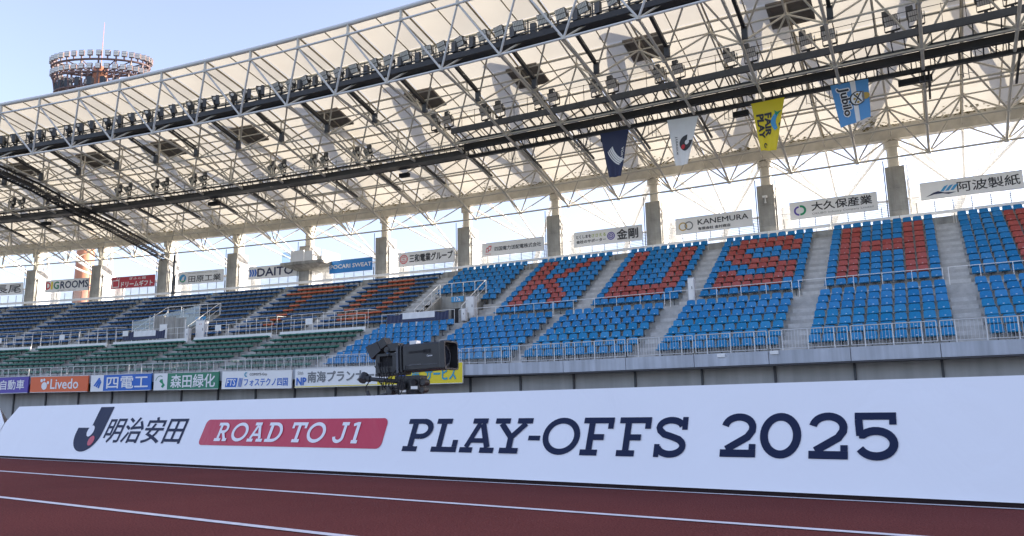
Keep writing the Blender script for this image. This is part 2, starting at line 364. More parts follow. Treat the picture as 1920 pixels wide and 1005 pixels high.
# ------------------------------------------------------------------ seats
def seat_meshes(name, m, backed, bright=None):
    out = {}
    if backed:
        b = MB()  # pan: shallow tub with a rounded front lip
        prof = [(0,.012),(-.012,.035),(0,.06),(.05,.05),(.20,.022),(.36,.03),(.385,.0),(.05,-.005)]
        def row(x, k): return [(x, y*1.0+(.03*k), z) for y, z in prof]
        xs = [(-.22,1),(-.185,.25),(0,0),(.185,.25),(.22,1)]
        vs = [p for x,k in xs for p in row(x,k)]; n = len(prof); fs = []
        for i in range(4):
            for j in range(n): fs.append((i*n+j, (i+1)*n+j, (i+1)*n+(j+1)%n, i*n+(j+1)%n))
        fs += [tuple(range(n)), tuple(reversed(range(4*n,5*n)))]
        b.add(vs, fs, True); out['seat_pan'] = b.mesh('seat_pan', m)
        b = MB()  # back: leaning, rounded at the top corners, slightly dished
        outl = [(-.21,.0),(-.218,.12),(-.212,.28),(-.195,.34),(-.16,.372),(0,.38),(.16,.372),(.195,.34),(.212,.28),(.218,.12),(.21,.0)]
        def bk(x, z, off): return (x, .36+z*.24-.035*(abs(x)/.2)**2+off, .02+z)
        n = len(outl); outl = [(x,z*.88) for x,z in outl]; F = [bk(x,z,0) for x,z in outl]; Bk = [bk(x,z,.028) for x,z in outl]
        C1 = [bk(0,.14,0), bk(0,.14,.028)]
        vs = F+Bk+C1
        fs = [(i, i+1, 2*n) for i in range(n-1)]+[(n-1,0,2*n)]+[(n+i+1, n+i, 2*n+1) for i in range(n-1)]+[(n,2*n-1,2*n+1)]+[(i, n+i, n+(i+1)%n, (i+1)%n) for i in range(n)]
        b.add(vs, [tuple(reversed(f)) for f in fs], False)
        b.cur = 1; b.add([bk(-.03,.085,-.022), bk(.03,.085,-.022), bk(.03,.105,-.022), bk(-.03,.105,-.022)], [(0,1,2,3)])  # small pale quad paints in the glossy glint of the dished back
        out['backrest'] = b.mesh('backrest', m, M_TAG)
    else:
        b = MB()
        prof = [(0,-.035),(-.016,.04),(.02,.075),(.18,.05),(.32,.07),(.36,.13),(.378,.13),(.37,-.03)]
        xs = [(-.235,1),(-.19,.2),(0,0),(.19,.2),(.235,1)]
        vs = [(x, y*(1-.06*k)+.02*k, z+.012*k) for x,k in xs for y,z in prof]; n = len(prof); fs = []
        for i in range(4):
            for j in range(n): fs.append((i*n+j, (i+1)*n+j, (i+1)*n+(j+1)%n, i*n+(j+1)%n))
        fs += [tuple(range(n)), tuple(reversed(range(4*n,5*n)))]
        b.add(vs, fs, True); out['seat_pan'] = b.mesh('seat_pan', m)
    b = MB(); q0 = -.036 if not backed else -.006
    b.box(-.022,.022,.22,.27,-.40,q0-.03); b.box(-.10,.10,.10,.32,q0-.029,q0); b.box(-.02,.02,.271,.40,-.30,-.26)
    out['bracket'] = b.mesh('bracket', M_DARKG)
    return out
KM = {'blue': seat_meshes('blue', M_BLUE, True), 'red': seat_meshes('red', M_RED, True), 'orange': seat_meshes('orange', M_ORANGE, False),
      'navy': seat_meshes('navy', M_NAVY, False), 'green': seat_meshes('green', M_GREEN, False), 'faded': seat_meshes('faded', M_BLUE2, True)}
LET = {
 'K': {10:[1,2,7,8],9:[1,2,6,7],8:[1,2,5,6],7:[1,2,4,5],6:[1,2,3,4],5:[1,2,4,5],4:[1,2,5,6],3:[1,2,6,7],2:[1,2,6,7]},
 'U': {**{r:[1,2,7,8] for r in range(4,11)}, 3:range(1,9), 2:range(1,8)},
 'S': {10:range(2,8),9:range(1,9),8:[1,2,7,8],7:[1,2,3],6:range(2,7),5:range(4,9),4:[1,2,7,8],3:range(1,9),2:range(1,8)},
 'H': {**{r:[1,2,7,8] for r in (10,9,8,5,4,3,2)}, 7:range(1,9), 6:range(1,9)},
 'I': {r:[4,5] for r in range(2,11)},
 'T': {10:range(2,11),9:range(1,10),**{r:[5,6] for r in range(2,9)}},
 'O': {10:range(4,9),9:range(3,10),8:[2,3,8,9],7:[2,3,8,9],6:[2,3,8,9],5:[2,3,8,9],4:[2,3,8,9],3:range(2,10),2:range(3,9)},
}
BN = {-66.5:'leftmost upper block', -59:'second upper block', -51.56:'third upper block', -44.1:'block beside glass booth',
      -36.8:'block right of glass booth', -29.2:'orange T block', -21.65:'orange O block', -14.07:'block above opening 17a',
      -7.62:'red K block', -1.07:'red U block', 5.22:'red S block', 11.43:'red H block', 17.72:'red I block'}
LN_ = {-60.4:'leftmost green block',-52.9:'second green block',-45.4:'third green block',-37.9:'green block under booth',
      -30.3:'fifth green block',-22.67:'green block nearest blue',-14.77:'block behind television camera',-8.15:'block below K',
      -1.8:'block below U',5.1:'block below S',11.42:'block below H',17.68:'block below I'}
LB = {-29.2:'T', -21.65:'O', -7.62:'K', -1.07:'U', 5.22:'S', 11.43:'H', 17.72:'I'}
seats = {k: [] for k in ('blue','red','orange','navy','green')}
for a, b in UPB:
    left = a < -15; n = 13 if left else 10
    for r, (d, z) in enumerate(UPP, 1):
        for c in range(n):
            s = a+(b-a)*(c+.5)/n
            skip = False
            if r <= vrow:
                if -14.8 < s < -9.9: skip = True
                if a == -14.07 and r <= 3: skip = True
                if -38.6 < s < -32.9: skip = True
            if skip: continue
            L = LB.get(a); red = bool(L) and c in LET[L].get(r, [])
            kind = ('orange' if red else 'navy') if left else ('red' if red else 'blue')
            seats[kind].append((s, d, z, f'{ordn(c+1)} from left, {ordn(r)} row up, {BN[a]}', PS(s,d,z), 'upper'))
for a, b in LOWB:
    left = a < -15; n = 13 if left else 10
    for r, (d, z) in enumerate(LOW, 1):
        for c in range(n):
            s = a+(b-a)*(c+.5)/n
            seats['green' if left else 'blue'].append((s, d, z, f'{ordn(c+1)} from left, {"front" if r==1 else ordn(r)} row, {LN_[a]}', PS(s,d,z), 'lower'))
INFO = {'blue': ('blue_seat','blue seat','blue high-backed seats'), 'red': ('red_seat','red seat','red seats spelling letters'),
        'orange': ('orange_seat','orange seat','orange backless seats spelling letters'), 'navy': ('navy_seat','navy seat','navy backless seats'),
        'green': ('green_seat','green seat','green backless seats')}
for kind, L in seats.items():
    L.sort(key=lambda t: (not inframe(t[4]), depth(t[4])))
    nm, lab, grp = INFO[kind]
    rest = MB()
    for i, (s, d, z, where, p, tier) in enumerate(L):
        kk = kind
        if kind == 'blue' and tier == 'lower' and d > 13.8: kk = 'faded'
        T = Matrix.Translation(p) @ FRr(s) @ Matrix.Rotation(random.uniform(-.035,.035), 4, 'Z') @ Matrix.Rotation(random.uniform(-.03,.04), 4, 'X')
        if i < 300 and inframe(p):
            t = thing(nm, f'{lab} {where}', 'seat', group=grp)
            t.matrix_world = T
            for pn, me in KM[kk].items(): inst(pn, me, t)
        else:
            for pn, me in KM[kk].items():
                if pn == 'bracket': 
                    rest.cur = 1
                else: rest.cur = 0
                vs = [T @ v.co for v in me.vertices]; k0 = len(rest.v)
                rest.v += [tuple(v) for v in vs]
                for pl in me.polygons:
                    rest.f.append([k0+j for j in pl.vertices]); rest.sm.append(pl.use_smooth)
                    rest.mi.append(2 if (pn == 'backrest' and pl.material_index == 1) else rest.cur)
    if rest.v:
        m0 = {'blue':M_BLUE,'red':M_RED,'orange':M_ORANGE,'navy':M_NAVY,'green':M_GREEN}[kind]
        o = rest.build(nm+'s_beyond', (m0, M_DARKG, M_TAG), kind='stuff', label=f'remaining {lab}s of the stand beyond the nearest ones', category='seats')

# ------------------------------------------------------------------ railings
def rail_thing(name, label, cat, group): return thing(name, label, cat, group=group)
ns = 0
bal_me = None
for i in range(-22, 9):
    a = J0+i*JP+.06; b = a+JP-.12; ns += 1
    z0, z1 = 2.66, 3.42
    if P((a+b)/2, 17.45, 3).x < -80: continue
    t = thing('front_railing', f'grey steel baluster railing section on the front fascia, {ordn(ns)} from the left end', 'railing', group='railing sections along the front of the stand')
    ZT = lambda x: P(x, 17.45, 3.39+.004*max(0,-x)); ZB = lambda x, z=z0: PS(x, 17.45, z)
    mb = MB(); q = [ZT(x) for x in frange(a, b, 3)]; mb.path(q, .022); mb.tube(q[0], ZB(a), .02); mb.tube(q[-1], ZB(b), .02)
    mb.build('top_rail', M_RAIL, t)
    mb = MB(); mb.path([ZB(x) for x in frange(a, b, 3)], .016); mb.build('bottom_rail', M_RAIL, t)
    for k in range(3):
        x = a+(b-a)*(k+.5)/3; mb = MB(); mb.tube(ZB(x, 2.57), ZT(x), .026); mb.build('post', M_RAIL, t)
    nb = 24
    if i < -9:
        mb = MB()
        for k in range(1, nb): x = a+(b-a)*k/nb; mb.tube(ZB(x), ZT(x), .0055, 4)
        mb.build('balusters', M_RAIL, t, kind='stuff')
    else:
        if bal_me is None:
            q_ = MB(); q_.tube((0,0,0),(0,0,1), .0075, 5); bal_me = q_.mesh('baluster', M_RAIL)
        for k in range(1, nb):
            if k % 8 == 4: continue
            x = a+(b-a)*k/nb; p = ZB(x); inst('baluster', bal_me, t, Matrix.Translation(p) @ Matrix.Diagonal((1,1,ZT(x).z-p.z,1)))
def aisle_rail(a, b, d, z0, z1, label, n, ret=0, mid=True, f=PS, group='white rails along the aisle'):
    t = thing('aisle_railing', label, 'railing', group=group)
    mb = MB(); mb.path([f(x, d, z1) for x in frange(a, b, 4)], .017)
    if ret: mb.path([f(b, d, z1), f(b+.05, d-ret, z1+.05)], .024)
    mb.build('top_rail', M_WHITE, t)
    if mid:
        mb = MB(); mb.path([f(x, d, (z0+z1)/2) for x in frange(a, b, 4)], .010); mb.build('middle_rail', M_WHITE, t)
    for k in range(n+1):
        p = f(a+(b-a)*k/n, d, z0); mb = MB(); mb.tube(p, f(a+(b-a)*k/n, d, z1), .016); mb.build('post', M_WHITE, t)
    return t
for (a, b), nm in zip(LOWB[6:], ('behind the television camera','under the K','under the U','under the S','under the H','under the I')):
    if a == -14.77: aisle_rail(a+.1, b-.1, 11.2, 5.4, 6.30, f'white aisle rail with navy cloth at the top of the block {nm}', 4, mid=False)
    else: aisle_rail(a-.9 if a > -9 else a, b-.1, 11.0, 5.4, 6.28, f'white aisle rail at the top of the lower block {nm}', 5, mid=False)
for (a, b), nm in zip(LOWB[:6], ('leftmost green block','second green block from the left','third green block from the left','green block under the glass booth','fifth green block from the left','green block nearest the blue seats')):
    aisle_rail(a, b, 11.3, 5.62, 6.42, f'white aisle rail with middle bar over the {nm}', 7, ret=.0)
    if a not in (-37.9,): aisle_rail(a-.6, b-.9, 9.75, 5.55, 6.95, f'taller white rail behind the aisle over the {nm}', 7, ret=.9)
# handrails down the stair edges near the stair opening, top row railing
for (a, b), nm in zip(UPB[:7], ('leftmost','second','third','fourth','fifth','T','O')):
    aisle_rail(a+.2, b+.6, .98, 9.72, 10.75, f'thin white rail along the back of the top row, {nm} block', 5, mid=False, f=P, group='rails behind the top row')
for (a, b), nm in zip(UPB[7:], ('17a','K','U','S','H','I')):
    aisle_rail(a+.0, b+1.0, 1.02, 9.72, 10.62, f'thin grey rail along the back of the top row behind the {nm} block', 5, mid=False, f=P, group='rails behind the top row')

# ------------------------------------------------------------------ vomitories
def vomitory(a, b, label, sign):
    t = thing('stair_opening', label, 'stair opening')
    db = UPP[vrow][0]+.2; zt = UPP[vrow][1]-.38
    mb = MB(); sweep_box(mb, a, b, db, db+.2, 5.0, zt+.05, PS); mb.build('back_wall', M_CONC, t)
    for s0, s1 in ((a, a+.22), (b-.22, b)):
        mb = MB()
        prof = [(db+.2, 5.0), (db+.2, zt+.05), (9.45, 5.95), (9.45, 5.0)]
        A = [PS(s0, d, z) for d, z in prof]; B = [PS(s1, d, z) for d, z in prof]
        mb.add(A+B, [(0,1,2,3),(7,6,5,4),(0,4,5,1),(1,5,6,2),(2,6,7,3),(3,7,4,0)]); mb.build('side_wall', M_CONC, t)
    mb = MB(); mb.path([PS(a+.1, db+.1, zt+.95), PS(b-.1, db+.1, zt+.95)], .028)
    for k in range(5): x = a+.1+(b-a-.2)*k/4; mb.tube(PS(x, db+.1, zt), PS(x, db+.1, zt+.95), .022)
    mb.build('handrail', M_WHITE, t)
    for s in (a+.11, b-.11):
        mb = MB(); mb.path([PS(s, db+.2, zt+.95), PS(s, 9.4, 6.75)], .028); mb.path([PS(s, db+.2, zt+.5), PS(s, 9.4, 6.3)], .018)
        for k in range(4):
            f = k/3; dd = db+.2+(9.4-db-.2)*f; zz = zt+(5.85-zt)*f; mb.tube(PS(s,dd,zz), PS(s,dd,zz+.95), .022)
        mb.build('handrail', M_WHITE, t)
    mb = MB(); sweep_box(mb, a+.22, b-.22, db+.2, 9.45, 4.6, 4.7, PS); mb.build('landing', M_TERR, t)
    return t, db, zt
t1, db1, zt1 = vomitory(-13.5, -9.7, 'concrete stair opening with white handrails below the blue seats, marked 17a', '17a')
mb = MB(); sweep_box(mb, -12.45, -11.5, db1+.21, db1+.26, 7.5, 7.86, PS); blk17 = mb.build('sign_panel', I_LB, t1)
mb = MB(); sweep_box(mb, -10.55, -9.93, 9.42, 9.46, 5.46, 6.6, PS); mb.build('doorway', M_BLACK2, t1)
t2, db2, zt2 = vomitory(-38.3, -32.9, 'concrete stair opening with white handrails among the navy seats beside the glass booth', '')
mb = MB(); sweep_box(mb, -35.3, -34.3, db2+.21, db2+.26, 7.5, 7.86, PS); blk2 = mb.build('sign_panel', I_LB, t2)
mb = MB(); sweep_box(mb, -34.9, -34.0, db2+.21, db2+.24, 4.7, 6.6, PS); mb.build('doorway', M_BLACK2, t2)
def cabinet(s, d, z, w, dep, h, label):
    t = thing('electrical_cabinet', label, 'cabinet', group='pale cabinets by the stair openings'); t.matrix_world = FR(s, d, z, PS)
    boxpart('body', M_CAB, t, -w/2, w/2, 0, dep, 0, h); boxpart('door', M_WHITE, t, -w/2+.04, w/2-.04, -.02, -.002, .05, h-.05)
    boxpart('handle', M_DARKG, t, w/2-.14, w/2-.11, -.04, -.022, h*.5, h*.62)
    if w > .6: 
        for dx in (-.02,.12): 
            q = MB(); q.tube((dx,-.021,h*.82),(dx,-.035,h*.82), .03, 8); q.build('indicator', I_CR, t)
cabinet(-9.62, 8.7, 6.0, .6, .4, 1.4, 'tall pale cabinet with two red marks right of the 17a opening')
cabinet(-9.40, 9.9, 5.75, .3, .25, .75, 'small pale box standing by the doorway below the 17a sign')
cabinet(-31.85, 9.4, 5.6, .8, .4, 1.5, 'tall pale cabinet at the right of the left stair opening')
cabinet(-32.5, 10.0, 5.55, .36, .25, .95, 'small pale box beside the left stair opening')
cabinet(4.75, 8.9, 6.0, .35, .3, 1.25, 'narrow white post box on the stairs between the U and the S')
# cloth screens on the aisle rails
def cloth(a, b, d, z0, z1, label):
    t = thing('rail_cloth', label, 'cloth screen', group='navy cloths with white panels')
    for x0, x1, y0, m in ((a, a+(b-a)*.26, z0, I_N), (a+(b-a)*.26, a+(b-a)*.78, z0+(z1-z0)*.35, I_W), (a+(b-a)*.78, b, z0, I_N)):
        n = 14; mb = MB()
        rows = []
        for i in range(n+1):
            x = x0+(x1-x0)*i/n
            sag = (.10*math.sin(math.pi*i/n) if m is I_N else 0)
            rows.append([PS(x, d+.03+.015*math.sin(i*1.9), y0), PS(x, d+.03+.02*math.sin(i*1.7), z1-sag)])
        for p, q in zip(rows, rows[1:]): mb.quad(p[0], q[0], q[1], p[1])
        for p, q in zip(rows, rows[1:]):
            e = Vector((0,.01,0)); mb.quad(p[1]+e, q[1]+e, q[0]+e, p[0]+e)
        mb.build('cloth_panel', m, t)
    mb = MB(); sweep_box(mb, a+(b-a)*.26, a+(b-a)*.78, d+.0, d+.02, z0, z0+(z1-z0)*.35, PS); mb.build('cloth_hem', I_N, t)
cloth(-14.2, -9.6, 11.3, 5.72, 6.28, 'navy cloth with white middle tied on the rail above the television camera')
cloth(-37.1, -33.1, 11.42, 5.72, 6.34, 'navy cloth with white middle tied on the rail under the glass booth')
# notices
def notice(s, d, z, w, h, label):
    t = MB(); T = FR(s, d, z, PS); t.box(-w/2, w/2, -.012, 0, 0, h, T); t.box(-w/2+.03, w/2-.03, -.018, -.0125, h*.55, h-.05, T)
    o = t.build('notice', M_WHITE, label=label, category='notice', group='small white notices')
for s, z, d, lab in ((-20.4, 6.02, 11.36, 'white paper on the rail below the orange T and O'), (-28.3, 6.02, 11.36, 'white paper on the rail left of the orange T block'), (-36.9+.1, 6.02, 11.5, 'white paper on the rail just left of the navy cloth'),
                     (-43.2, 6.02, 11.36, 'white paper on the rail left of the glass booth'), (-49.6, 6.02, 11.36, 'white paper on the rail in the second block from the left')):
    notice(s, d, z, .5, .38, lab)
notice(8.2, 17.66, 2.42, .32, .14, 'small white plate on the fascia under the S block, left one')
notice(10.3, 17.66, 2.44, .32, .14, 'small white plate on the fascia under the S block, right one')
notice(-13.4, 9.4, 5.55, .7, 1.0, 'white notice board with a dark arrow left of the 17a doorway')
notice(-35.0, 9.75, 5.9, .7, 1.05, 'white notice board on the grey wall of the glass booth')

# glass booth left of the second opening
t = thing('glass_booth', 'glazed enclosure with slim white posts among the navy seats', 'glass booth')
for k in range(5):
    s = -38.2+k*.9; dd = 9.6-k*.75; zz = 5.5+k*.45
    p = PS(s, dd, zz); mb = MB(); mb.tube(p, p+Vector((0,0,1.9-.1*k)), .03); mb.build('post', M_WHITE, t)
    if k < 4:
        s2 = s+.9; d2 = dd-.75; z2 = zz+.45
        mb = MB(); mb.hexa([PS(s,dd,zz)+Vector((.03,0,0)), PS(s2,d2,z2), PS(s2,d2-.02,z2), PS(s,dd-.02,zz)+Vector((.03,0,0)), PS(s,dd,zz+1.8-.1*k)+Vector((.03,0,0)), PS(s2,d2,z2+1.7-.1*k), PS(s2,d2-.02,z2+1.7-.1*k), PS(s,dd-.02,zz+1.8-.1*k)+Vector((.03,0,0))]); mb.build('glass_pane', M_GLASS, t)
for a, b in ((-35.95,-35.0),(-34.95,-34.0),(-33.95,-33.0)):
    mb = MB(); sweep_box(mb, a, b, 9.62, 9.70, 5.5, 7.6-(a+35.95)*.12, PS); mb.build('grey_panel', M_CONC, t)
mb = MB(); mb.tube(PS(-36.0,9.7,5.5), PS(-36.0,9.7,7.8), .035); mb.tube(PS(-32.95,9.7,5.5), PS(-32.95,9.7,7.2), .035); mb.build('post', M_WHITE, t)

# ------------------------------------------------------------------ pillars
pn = 0
for i in range(-9, 7):
    s = i*2*U; pn += 1
    where = {0:'between the signs with a blue ring and with linked rings', 1:'right of the linked rings sign', 2:'left of the rightmost sign', -1:'left of the blue ring sign', -2:'right of the sign with a red round seal', -3:'right of the blue sign',
             -4:'carrying a platform left of the blue sign', -5:'right of the sign with a blue and green disc', -6:'right of the red sign', -7:'between the colourful lettered sign and the red sign', -8:'at the far left beside the colourful lettered sign'}.get(i, f'{"beyond the left edge" if i<0 else "beyond the right edge"} number {abs(i)}')
    t = thing('concrete_pillar', f'grey concrete pillar {where}'.replace(' number 4',' end, near one').replace(' number 5',' end, middle one').replace(' number 6',' end, far one').replace(' number 3',' side').replace(' number 9',' side'), 'pillar', group='pillars behind the top row'); t.matrix_world = FR(s, 0, 0)
    b = MB(); z0 = 9.0
    for k, (za, zb) in enumerate(((9.0,10.2),(10.21,11.55),(11.56,12.9),(12.91,14.22))):
        b = MB(); b.box(-.52,.52, 0, 1.5, za, zb); b.build('concrete_lift', M_CONC, t)
    b = MB(); b.box(-.50,.50,.02,1.48,9.0,14.2); b.build('core', M_JOINT, t)
    b = MB(); b.tube((0,.7,14.2),(0,.7,15.95), .36, 16); b.tube((0,.7,15.55),(0,.7,15.9), .5, 16); b.build('steel_column', M_STEEL, t)
    b = MB(); b.box(.56,.62,.3,2.6,9.0,13.4); b.box(.56,1.3,2.2,2.3,9.0,13.2); b.build('wing_panel', M_WHITE, t)
    for x in (-.58, .66):
        b = MB(); b.tube((x,-.08,9.8),(x,-.08,14.6), .03, 6); b.build('conduit', M_DARKG if x < 0 else M_STEEL, t)
    if i == 1:
        q = thing('security_camera', 'small white camera fixed to the pillar right of the linked rings sign', 'camera'); q.matrix_world = FR(s, .12, 13.35)
        boxpart('housing', M_WHITE, q, -.14,.14,-.2,0,0,.12); boxpart('bracket', M_WHITE, q, -.03,.03,-.08,-.01,-.25,-.002); boxpart('junction_box', M_WHITE, q, -.05,.05,-.1,-.0,-.36,-.26)
# lighting platform on one pillar
t = thing('pillar_platform', 'concrete balcony with white parapets wrapped round a pillar', 'platform'); t.matrix_world = FR(-8*U, 0, 0)
b = MB(); b.hexa([Vector(q) for q in ((-.6,-.4,12.1),(1.6,-.4,12.1),(1.6,1.6,12.1),(-.6,1.6,12.1),(-1.5,-1.2,12.42),(2.6,-1.2,12.42),(2.6,1.6,12.42),(-1.5,1.6,12.42))]); b.box(-1.5,2.6,-1.2,1.6,12.425,12.66); b.build('slab', M_CONC, t)
boxpart('parapet_panel', M_SIGN, t, -.55,.75,-1.1,-1.0,12.67,13.6); boxpart('parapet_panel', M_WHITE, t, .8,1.6,-1.1,-1.0,12.67,13.5)
boxpart('parapet_panel', M_GLASS, t, -1.4,-.6,-1.1,-1.06,12.67,13.55); boxpart('parapet_panel', M_SIGN, t, 2.45,2.52,-1.05,1.5,12.67,13.5)
boxpart('floodlight_box', M_STEEL, t, 1.7,2.2,-.6,-.2,12.67,13.1)

# ------------------------------------------------------------------ signs
def text_mesh(txt, bold=0.0, space=1.0):
    cu = bpy.data.curves.new('t', 'FONT'); cu.body = txt; cu.size = 1; cu.offset = bold; cu.resolution_u = 2; cu.fill_mode = 'FRONT'; cu.space_character = space
    ob = bpy.data.objects.new('t', cu); COL.objects.link(ob)
    dg = bpy.context.evaluated_depsgraph_get(); me = bpy.data.meshes.new_from_object(ob.evaluated_get(dg))
    vs = [v.co.copy() for v in me.vertices]; fs = [list(p.vertices) for p in me.polygons]
    bpy.data.objects.remove(ob); bpy.data.curves.remove(cu); bpy.data.meshes.remove(me)
    if not vs: return vs, fs
    x0 = min(v.x for v in vs); x1 = max(v.x for v in vs); y0 = min(v.y for v in vs); y1 = max(v.y for v in vs)
    return [((v.x-x0)/(x1-x0), (v.y-y0)/(y1-y0)) for v in vs], fs
class Panel:
    """flat sign: O origin (lower left), X, Y edge vectors, N outward normal"""
    def __init__(s, O, X, Y): s.O, s.X, s.Y = O, X, Y; s.N = X.cross(Y).normalized(); s.k = 0
    def pt(s, u, v, off=.006): return s.O+s.X*u+s.Y*v+s.N*off
    def put(s, parent, name, m, vs, fs, off=None):
        s.k += 1; off = off or .005+.0035*s.k
        lay = getattr(s, 'lay', None) or [0]*len(vs); s.lay = None
        if getattr(s, 'curved', False):
            bm = bmesh.new(); L = [bm.verts.new((u, v, l)) for (u, v), l in zip(vs, lay)]
            for f in fs:
                try: bm.faces.new([L[i] for i in f])
                except ValueError: pass
            bmesh.ops.triangulate(bm, faces=bm.faces[:])
            for _ in range(4):
                es = [e for e in bm.edges if (e.verts[0].co.xy-e.verts[1].co.xy).length > .07]
                if not es: break
                bmesh.ops.subdivide_edges(bm, edges=es, cuts=1); bmesh.ops.triangulate(bm, faces=bm.faces[:])
            bm.verts.index_update(); vs = [(v.co.x, v.co.y) for v in bm.verts]; lay = [v.co.z for v in bm.verts]; fs = [[v.index for v in f.verts] for f in bm.faces]; bm.free()
        b = MB(); b.add([s.pt(u, v, off+.0003*l) for (u, v), l in zip(vs, lay)], fs); return b.build(name, m, parent)
    def text(s, parent, txt, u0, v0, u1, v1, m, bold=.0, shear=0, rot=False, name='lettering'):
        vs, fs = text_mesh(txt, 0)
        if not vs: return
        em = (v1-v0) if not rot else (u1-u0)
        if bold:
            sx = bold*em*(s.Y.length/s.X.length if not rot else 1)*(1 if not rot else .9); sy = bold*em
            wu = abs(u1-u0); wv = abs(v1-v0); V = []; Fs = []
            for k_, (ax_, ay_) in enumerate(((0,0),(1,0),(-1,0),(0,1),(0,-1),(.7,.7),(-.7,-.7),(.7,-.7),(-.7,.7))):
                k0 = len(V)
                if rot: V += [(x-ay_*sy/wv, y+ax_*sx/wu) for x, y in vs]
                else: V += [(x+ax_*sx/wu, y+ay_*sy/wv) for x, y in vs]
                Fs += [([k0+i for i in f], k_) for f in fs]
            vs = V; lay = [0]*len(vs)
            for f, k_ in Fs:
                for i in f: lay[i] = k_
            fs = [f for f, _ in Fs]; s.lay = lay
        if rot: vs = [(u0+(u1-u0)*y, v1-(v1-v0)*x) for x, y in vs]
        else: vs = [(u0+(u1-u0)*x+shear*(y-.5), v0+(v1-v0)*y) for x, y in vs]
        if rot: pass
        return s.put(parent, name, m, vs, fs)
    def rect(s, parent, u0, v0, u1, v1, m, name='colour_field', shear=0): return s.put(parent, name, m, [(u0,v0),(u1,v0),(u1+shear,v1),(u0+shear,v1)], [(0,1,2,3)])
    def disc(s, parent, u, v, r, m, r2=0, name='emblem', a0=0, a1=360, asp=None):
        asp = asp if asp is not None else s.X.length/s.Y.length; n = 28; vs = []; fs = []
        for i in range(n+1):
            t = R(a0+(a1-a0)*i/n); vs += [(u+r*math.cos(t)/asp, v+r*math.sin(t)), (u+r2*math.cos(t)/asp, v+r2*math.sin(t))]
        for i in range(n): fs.append((2*i, 2*i+2, 2*i+3, 2*i+1) if r2 else (2*i, 2*i+2, 1))
        return s.put(parent, name, m, vs, fs)
    def poly(s, parent, pts, m, name='emblem'): return s.put(parent, name, m, pts, [tuple(range(len(pts)))])
def sign(s0, s1, d, z0, z1, label, m, group, frame=True, dz=0):
    A = P(s0, d, z0); B = P(s1, d, z0+dz); H = Vector((0,0,z1-z0))
    t = thing('sign_board', label, 'sign', group=group)
    N = (B-A).cross(H).normalized(); b = MB(); k = -N*.08
    b.hexa([A, B, B+k, A+k, A+H, B+H, B+H+k, A+H+k]); b.build('board', m, t)
    b = MB(); e = N*.003
    X = (B-A).normalized()
    for p, q in ((A+e, B+e), (A+H+e, B+H+e)): b.bar(p, q, .03, .03)
    b.build('frame', M_RAIL, t)
    return t, Panel(A, B-A, H)
GR = 'sponsor signs above the top row'
t, p = sign(16.13,21.2,-.2,11.99,13.0,'white sign with a blue wave mark and four dark characters, rightmost above the seats',M_SIGN,GR)
p.text(t,'阿波製紙',.37,.22,.97,.82,I_K,.012); 
p.poly(t,[(.05,.15),(.13,.36),(.18,.42),(.24,.30),(.36,.26),(.28,.18),(.22,.26),(.14,.26)],I_N)
for k in range(3): p.poly(t,[(.2+k*.05,.38),(.235+k*.05,.38),(.285+k*.05,.72),(.245+k*.05,.66)],I_LB)
t, p = sign(8.83,13.84,-.2,11.78,12.86,'white sign with a green and purple oval mark and five bold characters',M_SIGN,GR)
p.text(t,'大久保産業',.26,.38,.94,.88,I_K,.022); p.text(t,'OKUBO Industry Company Limited',.26,.12,.95,.27,I_GY)
p.disc(t,.13,.5,.30,I_G,.18,a0=-100,a1=100); p.disc(t,.11,.48,.28,I_P,.18,a0=90,a1=270)
t, p = sign(1.47,6.52,-.2,11.72,12.8,'white sign with gold and grey linked rings beside thin dark capitals',M_SIGN,GR)
p.text(t,'KANEMURA',.30,.48,.95,.80,I_K,.02); p.text(t,'有限会社 金村商店',.30,.14,.72,.32,I_K,.03)
p.disc(t,.10,.48,.27,I_GD,.20); p.disc(t,.18,.50,.27,I_GY,.20)
t, p = sign(-5.97,-.87,-.2,11.7,12.76,'white sign with a dark blue round seal before two large characters',M_SIGN,GR)
p.text(t,'とくしまを',.04,.56,.26,.78,I_K,.03); p.text(t,'ささえる',.27,.56,.48,.78,I_LG,.03); p.text(t,'会社のサポーター',.04,.22,.48,.44,I_K,.03); p.text(t,'金剛',.64,.18,.94,.86,I_K,.022)
p.disc(t,.555,.5,.27,I_P); p.disc(t,.555,.5,.20,I_W,.17); p.disc(t,.555,.5,.10,I_W,.06)
t, p = sign(-13.42,-8.34,-.2,11.78,12.78,'white sign with a small red square mark and a long row of characters',M_SIGN,GR)
p.text(t,'四国電力送配電株式会社',.21,.34,.96,.66,I_K,.016)
for dx,dy in ((0,0),(.035,.12)): 
    p.poly(t,[(.06+dx,.3+dy),(.11+dx,.3+dy),(.125+dx,.66+dy),(.075+dx,.66+dy)],I_R); p.poly(t,[(.072+dx,.36+dy),(.103+dx,.36+dy),(.112+dx,.58+dy),(.082+dx,.58+dy)],I_W)
p.text(t,'YONDEN T&D',.04,.10,.15,.18,I_R)
t, p = sign(-20.9,-15.83,-.2,11.67,12.77,'white sign with a red round seal at its left and bold characters',M_SIGN,GR)
p.text(t,'三和電業グループ',.21,.24,.97,.80,I_K,.03); p.disc(t,.105,.52,.34,I_R); p.disc(t,.105,.52,.28,I_W); p.disc(t,.105,.52,.24,I_R,.21); p.text(t,'三',.075,.38,.135,.66,I_R,.03)
t, p = sign(-27.45,-23.34,-.2,11.64,12.72,'plain blue sign with white capitals above the orange O block',inkm('drink_blue', (.01,.20,.56)),GR)
p.text(t,'POCARI SWEAT',.03,.36,.985,.66,I_W,.03)
t, p = sign(-35.7,-29.9,-.2,11.78,12.84,'white sign with blue slanted bars, partly behind the balcony pillar',M_SIGN,GR)
